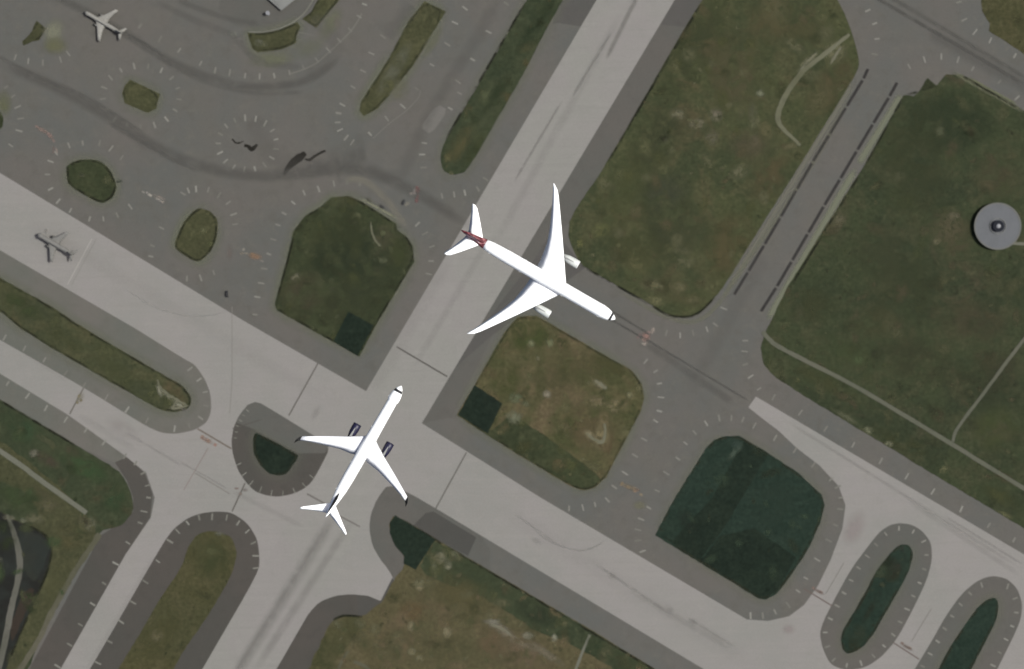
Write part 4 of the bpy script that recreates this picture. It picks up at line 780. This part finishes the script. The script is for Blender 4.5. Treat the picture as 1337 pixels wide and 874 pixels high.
def airliner(spec, k, label, loc, heading, group=None, name='airliner'):
    """spec in plan units, k metres per unit; origin at the wing, x forward"""
    t = thing(name, label, 'airliner', loc, heading, group)
    S = spec; L = S['len']; r = S['width'] / 2
    org = S['pivot']
    sc = lambda bm: bmesh.ops.transform(bm, matrix=Matrix.Diagonal((k, k, k, 1)) @ Matrix.Translation((org, 0, 0)), verts=bm.verts[:])
    def part(nm, bm, mat, par=t, smooth=True):
        sc(bm); return bm_obj(nm, bm, mat, par, smooth)
    # fuselage profile: s, radius factor, z factor
    tab = [(0, .02, -.28), (.004 * L, .16, -.27), (.012 * L, .36, -.22), (.024 * L, .56, -.15), (.04 * L, .75, -.08), (.06 * L, .9, -.03), (.085 * L, .985, 0), (.11 * L, 1, 0)] + S.get('mid', []) + [(.70 * L, 1, 0), (.78 * L, .93, .06), (.86 * L, .72, .22), (.93 * L, .44, .42), (.98 * L, .2, .58), (L, .06, .62)]
    def body(s0, s1, grow=1.0, n=40):
        rings = []
        ss = sorted(set([s0, s1] + [q[0] for q in tab if s0 < q[0] < s1] + [s0 + (s1 - s0) * i / n for i in range(n + 1)]))
        for s in ss:
            f, z = interp(tab, s); rings.append(ring(-s, r * f * grow, r * z))
        return loft(rings)
    nose = S['nose']; tl = S.get('tail_paint', L)
    fus = part('fuselage', body(nose, tl), S['white'])
    part('nose_cone', body(0, nose, 1.0, 8), S['nose_mat'], fus)
    if tl < L: part('tail_section', body(tl, L, 1.0, 16), S['tail_mat'])
    # cockpit glazing wraps over the top of the nose
    gl = []
    s0, s1 = S['glass']
    for s in [s0 + (s1 - s0) * i / 4 for i in range(5)]:
        f, z = interp(tab, s); gl.append([(-s, (r * f + .06) * math.cos(a), r * z + (r * f + .06) * math.sin(a)) for a in [R(18 + 144 * j / 16) for j in range(17)]])
    bm = bmesh.new(); V = [[bm.verts.new(v) for v in q] for q in gl]
    for a, b in zip(V, V[1:]):
        for i in range(16): bm.faces.new((a[i], a[i + 1], b[i + 1], b[i]))
    bmesh.ops.recalc_face_normals(bm, faces=bm.faces[:]); part('cockpit_windows', bm, S['dark'], fus)
    # cabin windows and doors
    for side in (1, -1):
        bm = bmesh.new(); a = R(14); cols_ = []
        for s in [.12 * L + (.66 * L) * i / 30 for i in range(31)]:
            f, z = interp(tab, s); y = side * (r * f * math.cos(a) + .02); zz = r * z + r * f * math.sin(a)
            cols_.append((bm.verts.new((-s, y, zz - .35)), bm.verts.new((-s, y, zz + .35))))
        for q0, q1 in zip(cols_, cols_[1:]): bm.faces.new((q0[0], q1[0], q1[1], q0[1]))
        bmesh.ops.recalc_face_normals(bm, faces=bm.faces[:]); part('window_band', bm, S['dark'], fus, False)
        for s in (.095 * L, .33 * L, .60 * L, .80 * L):
            f, z = interp(tab, s); bm = bmesh.new(); a = R(6); y = side * (r * f * math.cos(a) + .05)
            bmesh.ops.create_cube(bm, size=1, matrix=Matrix.Translation((-s, side * (r * f - .05), r * z + .6)) @ Matrix.Diagonal((2.2, .3, 3.6, 1)))
            part('cabin_door', bm, S['door'], fus, False)
    # belly fairing
    wl, wt = S['wing'][0][1], S['wing'][0][2]
    bm = loft([ring(-(wl - 6), r * .5, -r * .45), ring(-wl, r * .98, -r * .35, flat=.8), ring(-(wl + wt) / 2, r * 1.07, -r * .35, flat=.82), ring(-(wt + 2), r * .98, -r * .35, flat=.8), ring(-(wt + 10), r * .4, -r * .4)])
    part('belly_fairing', bm, S['white'], fus)
    for side in (1, -1):
        st = [(p, le, te, -r * .55 + S['dihedral'] * p + S.get('flex', 0) * (p / S['wing'][-1][0]) ** 3) for p, le, te in S['wing']]
        w_ = part('wing', surface(st, side), S['wing_mat'])
        # control surface seams on the trailing edge
        bm = bmesh.new()
        for fr0, fr1 in ((.18, .36), (.38, .62), (.64, .88)):
            pts = []
            for fr, cf in ((fr0, .74), (fr1, .74), (fr1, .755), (fr0, .755)):
                p = S['wing'][0][0] + fr * (S['wing'][-1][0] - S['wing'][0][0]); le, te, z = interp(st, p); c = te - le
                pts.append(bm.verts.new((-(le + c * cf), side * p, z + c * .11 * .5 * .62 + .05)))
            bm.faces.new(pts)
        bmesh.ops.recalc_face_normals(bm, faces=bm.faces[:]); part('flap_seams', bm, S['seam'], w_, False)
        if S.get('winglet'):
            p, le, te = S['wing'][-1]; z = st[-1][3]; q = S['winglet']
            prof = [(0, 0), (.15, .5), (.5, .6), (1, 0), (.5, -.6), (.15, -.5)]
            rings = [[(-(le_ + (te_ - le_) * u), side * (p_ + v * (te_ - le_) * .05), z_ + (v * .12 * (te_ - le_)) * fz) for u, v in prof] for p_, le_, te_, z_, fz in ((p, le, te, z, 1), (p + q[0] * .5, le + q[1] * .3, te + q[1] * .35, z + q[2] * .2, .7), (p + q[0], le + q[1], te + q[1] * .9, z + q[2], .2))]
            part('winglet', loft(rings), S['winglet_mat'], w_)
        # engines
        ep, e0, e1, er = S['engine']; le, te, z = interp(st, ep); zc = z - er * 1.05
        rings = [ring(-e0, er * .86, zc), ring(-(e0 + .5), er * .97, zc), ring(-(e0 + (e1 - e0) * .3), er, zc), ring(-(e0 + (e1 - e0) * .65), er * .93, zc), ring(-e1, er * .62, zc)]
        rings = [[(x, y + side * ep, zz) for x, y, zz in q] for q in rings]
        inner = [[(x, y + side * ep, zz) for x, y, zz in q] for q in (ring(-(e0 + 2.0), er * .78, zc), ring(-(e0 + .3), er * .80, zc))]
        en = part('engine', loft(inner + rings), S['nacelle'])
        bm = loft([[(x, y + side * ep, zz) for x, y, zz in q] for q in (ring(-(e0 - .02), er * .80, zc), ring(-(e0 + .0), er * .88, zc), ring(-(e0 + .9), er * 1.01, zc), ring(-(e0 + .9), er * .80, zc))], False)
        part('intake_lip', bm, S['lip'], en)
        bm = bmesh.new(); bmesh.ops.create_cone(bm, cap_ends=True, segments=24, radius1=er * .79, radius2=.3, depth=1.2, matrix=Matrix.Translation((-(e0 + 1.7), side * ep, zc)) @ Matrix.Rotation(R(90), 4, 'Y')); part('fan', bm, S['dark'], en)
        bm = bmesh.new(); bmesh.ops.create_cone(bm, cap_ends=True, segments=24, radius1=.3, radius2=er * .5, depth=4, matrix=Matrix.Translation((-(e1 + 1.2), side * ep, zc)) @ Matrix.Rotation(R(90), 4, 'Y')); part('exhaust', bm, S['dark'], en)
        pw = S.get('pylon_w', .9)
        x0, x1 = e0 + (e1 - e0) * S.get('pylon_start', .3), le + (te - le) * .4
        sec = lambda x, zt, zb, ww: [(-x, side * ep + ww, zb), (-x, side * ep + ww, zt), (-x, side * ep - ww, zt), (-x, side * ep - ww, zb)]
        part('pylon', loft([sec(x0, zc + er * 1.0, zc + er * .6, pw * .4), sec((x0 + x1) / 2, zc + er * 1.12, zc + er * .5, pw), sec(x1, z, zc + er * .4, pw)]), S['pylon_mat'], en, False)
        # tailplane
        hs = [(p, le, te, r * .35 + .1 * p) for p, le, te in S['stab']]
        part('tailplane', surface(hs, side, .09), S['white'])
    # fin
    f0, f1, fh, sweep = S['fin']
    prof = [(0, 0), (.08, .5), (.3, 1), (.6, .8), (1, .05), (.6, -.8), (.3, -1), (.08, -.5)]
    tw_ = S.get('fin_w', .5)
    rings = []
    for h in (0, .25, .5, .75, 1):
        a = f0 + sweep * h; b = f1 + sweep * h * .38; rings.append([(-(a + (b - a) * u), v * tw_ * (1 - .55 * h), r * .82 + fh * h) for u, v in prof])
    fin = part('tail_fin', loft(rings), S['fin_mat'])
    if S.get('gear'):
        zg = S['ground']
        for gx, gy in ((.13 * L, 0), ((wl + wt) / 2 + 2, r * 1.1), ((wl + wt) / 2 + 2, -r * 1.1)):
            bm = bmesh.new(); bmesh.ops.create_cone(bm, cap_ends=True, segments=10, radius1=.25, radius2=.25, depth=-zg - .4, matrix=Matrix.Translation((-gx, gy, (zg + .8) / 2 - .2)))
            gp = part('landing_gear', bm, S['seam'])
            for sy in (-1, 1):
                bm = bmesh.new(); bmesh.ops.create_cone(bm, cap_ends=True, segments=16, radius1=.75, radius2=.75, depth=.5, matrix=Matrix.Translation((-gx, gy + sy * .45, zg + .75)) @ Matrix.Rotation(R(90), 4, 'X')); part('wheel', bm, tyre_m, gp)
    return t

def paint(name, col, rough=.35): return plain(name, col, rough, .5, var=.02, scale=.08)
wht = paint('white_airliner_paint', (.84, .84, .84), .4)
wht2 = paint('white_wing_paint', (.80, .80, .81), .45)
offw = paint('cool_white_wing_paint', (.62, .62, .645), .5)
drk = plain('dark_glazing_black', (.02, .02, .022), .25, .4)
seam = plain('grey_seam', (.45, .45, .45), .6, .3)
door = plain('door_outline_grey', (.55, .55, .56), .5, .3)
navy = plain('navy_nacelle_paint', (.010, .009, .028), .45, .35)
blackp = plain('black_winglet_paint', (.006, .006, .006), .6, .25)
steel = plain('bare_metal_lip', (.5, .5, .5), .4, .5)
slate = plain('slate_fin_paint', (.010, .010, .011), .8, .1)
nacw = plain('pale_nacelle_paint', (.42, .43, .41), .5, .4)
nacg = plain('grey_pylon_paint', (.17, .17, .165), .6, .3)
redp, rt, rb = new_mat('red_tail_livery', .45, .4)
tc = rt.nodes.new('ShaderNodeTexCoord'); mp = rt.nodes.new('ShaderNodeMapping'); mp.inputs['Scale'].default_value = (.28, 1.0, 1.0); rt.links.new(tc.outputs['Object'], mp.inputs['Vector'])
nf = noise(rt, mp.outputs[0], .55, 4, .7, 1.5)
c = mix(rt, rng(rt, nf, .46, .60), (.06, .008, .012), (.32, .12, .125))
c = mix(rt, rng(rt, nf, .60, .68), c, (.75, .62, .62)); rt.links.new(c, rb.inputs['Base Color'])
dred = plain('maroon_fin_paint', (.11, .010, .016), .5, .4)
A1 = dict(len=232, width=17.6, pivot=110, nose=5.0, glass=(5.0, 8.2), tail_paint=196, win=2.1,
          wing=[(3, 75, 122.5), (10, 80, 123), (20, 87, 123.4), (42, 102, 127), (62, 116, 134), (88, 134.5, 146), (102, 144.6, 153), (108, 150, 156.2), (112.5, 157, 158.6)], dihedral=.09, flex=6,
          stab=[(1, 200, 223), (6, 203, 224), (24, 218, 231), (35, 228, 236), (37.5, 232.5, 236.5)], engine=(37.5, 77, 101, 5.7), fin=(196, 226, 18, 18), fin_w=.9,
          white=wht, nose_mat=wht, wing_mat=wht, tail_mat=redp, nacelle=nacw, lip=wht2, dark=drk, seam=seam, door=door, fin_mat=dred, pylon_mat=nacg, pylon_w=1.1)
ALT = 850.0; F = (H - ALT) / H
def PA(x, y, z): v = P(x, y); return Vector((v.x * z_f(z), v.y * z_f(z), z))
def z_f(z): return (H - z) / H
u = Vector((.867, .499)); pv = Vector((803.5, 417)) - u * 110
h1 = math.atan2(-.499, .867)
airliner(A1, MPP * F, 'large white airliner with a red tail and long curved wings over the upper runway', PA(pv.x, pv.y, ALT), h1)
A2 = dict(len=197, width=15.6, pivot=95, nose=6.0, glass=(6.0, 9.5), win=2.0, mid=[(.12 * 197, .80, 0), (.3 * 197, .88, 0), (.45 * 197, 1.0, 0)],
          wing=[(3, 77, 108), (9, 80.5, 108.5), (14, 84, 110), (28, 92.5, 111.5), (50, 104.5, 117.5), (70, 116, 123.6), (79, 121.2, 127.4)], dihedral=.09, flex=1,
          stab=[(1, 176, 192), (5, 179, 193), (20, 190.5, 198.5), (32, 199.5, 203.5), (34.5, 202, 204)], engine=(24.8, 72.5, 93, 5.6), fin=(158, 190, 10, 16), fin_w=2.0,
          winglet=(4.5, 6.5, 7), winglet_mat=blackp, white=wht, nose_mat=wht, wing_mat=offw, tail_mat=wht, nacelle=navy, lip=navy, dark=drk, seam=seam, door=door, fin_mat=slate, pylon_mat=nacg, pylon_w=1.3, pylon_start=.25)
A2['mid'] = [(.12 * 197, .86, 0), (.3 * 197, .92, 0), (.45 * 197, 1.0, 0)]
u = Vector((.499, -.867)); pv = Vector((524, 504)) - u * 95
airliner(A2, MPP * F, 'white airliner with black wingtips and dark navy engines over the runway crossing', PA(pv.x, pv.y, ALT - 60), math.atan2(.867, .499)).scale = ((z_f(ALT - 60) / F),) * 3
pg = plain('pale_grey_airliner_paint', alb(160, 157, 150), .5, .3)
cg = plain('concrete_grey_airliner_paint', alb(137, 135, 131), .8, .1)
def small(m_, body=m_ if False else None): pass
def small_spec(m_, wd=5.2, gz=-5.0): return dict(len=58, width=wd, pivot=26, nose=1.2, glass=(1.2, 2.2), win=1.1, gear=True, ground=gz,
          wing=[(1, 17, 34), (2.5, 18, 33.5), (9, 24, 33.3), (18, 30.5, 36), (23.2, 34, 38)], dihedral=.1, stab=[(.5, 51.5, 57), (3, 53, 58), (8.6, 57.5, 60)], engine=(7.4, 18.5, 26, 1.7), fin=(47, 56.5, 9, 6), fin_w=.35,
          white=m_, nose_mat=m_, wing_mat=m_, tail_mat=m_, nacelle=seam if False else nac_s, lip=nac_s, dark=drk, seam=nac_s, door=m_, fin_mat=m_, pylon_mat=m_)
nac_s = plain('dark_grey_nacelle', alb(90, 88, 84), .5, .3)
u = Vector((-.865, -.502)); pv = Vector((111.2, 16.4)) - u * 26
airliner(small_spec(pg), MPP, 'small pale grey airliner taxiing on the dark apron in the upper left corner', P(pv.x, pv.y, .13 + 5.0 * MPP), math.atan2(.502, -.865), 'small airliners on the ground')
u = Vector((-.866, -.5)); pv = Vector((50.5, 306)) - u * 25
t2 = airliner(small_spec(cg, 6.2, -8.5), MPP, 'small concrete coloured airliner with a dark shadow, on the left end of the wide runway', P(pv.x, pv.y, .13 + 8.5 * MPP * .96), math.atan2(.5, -.866), 'small airliners on the ground')
t2.scale = (.96, .96, .96)
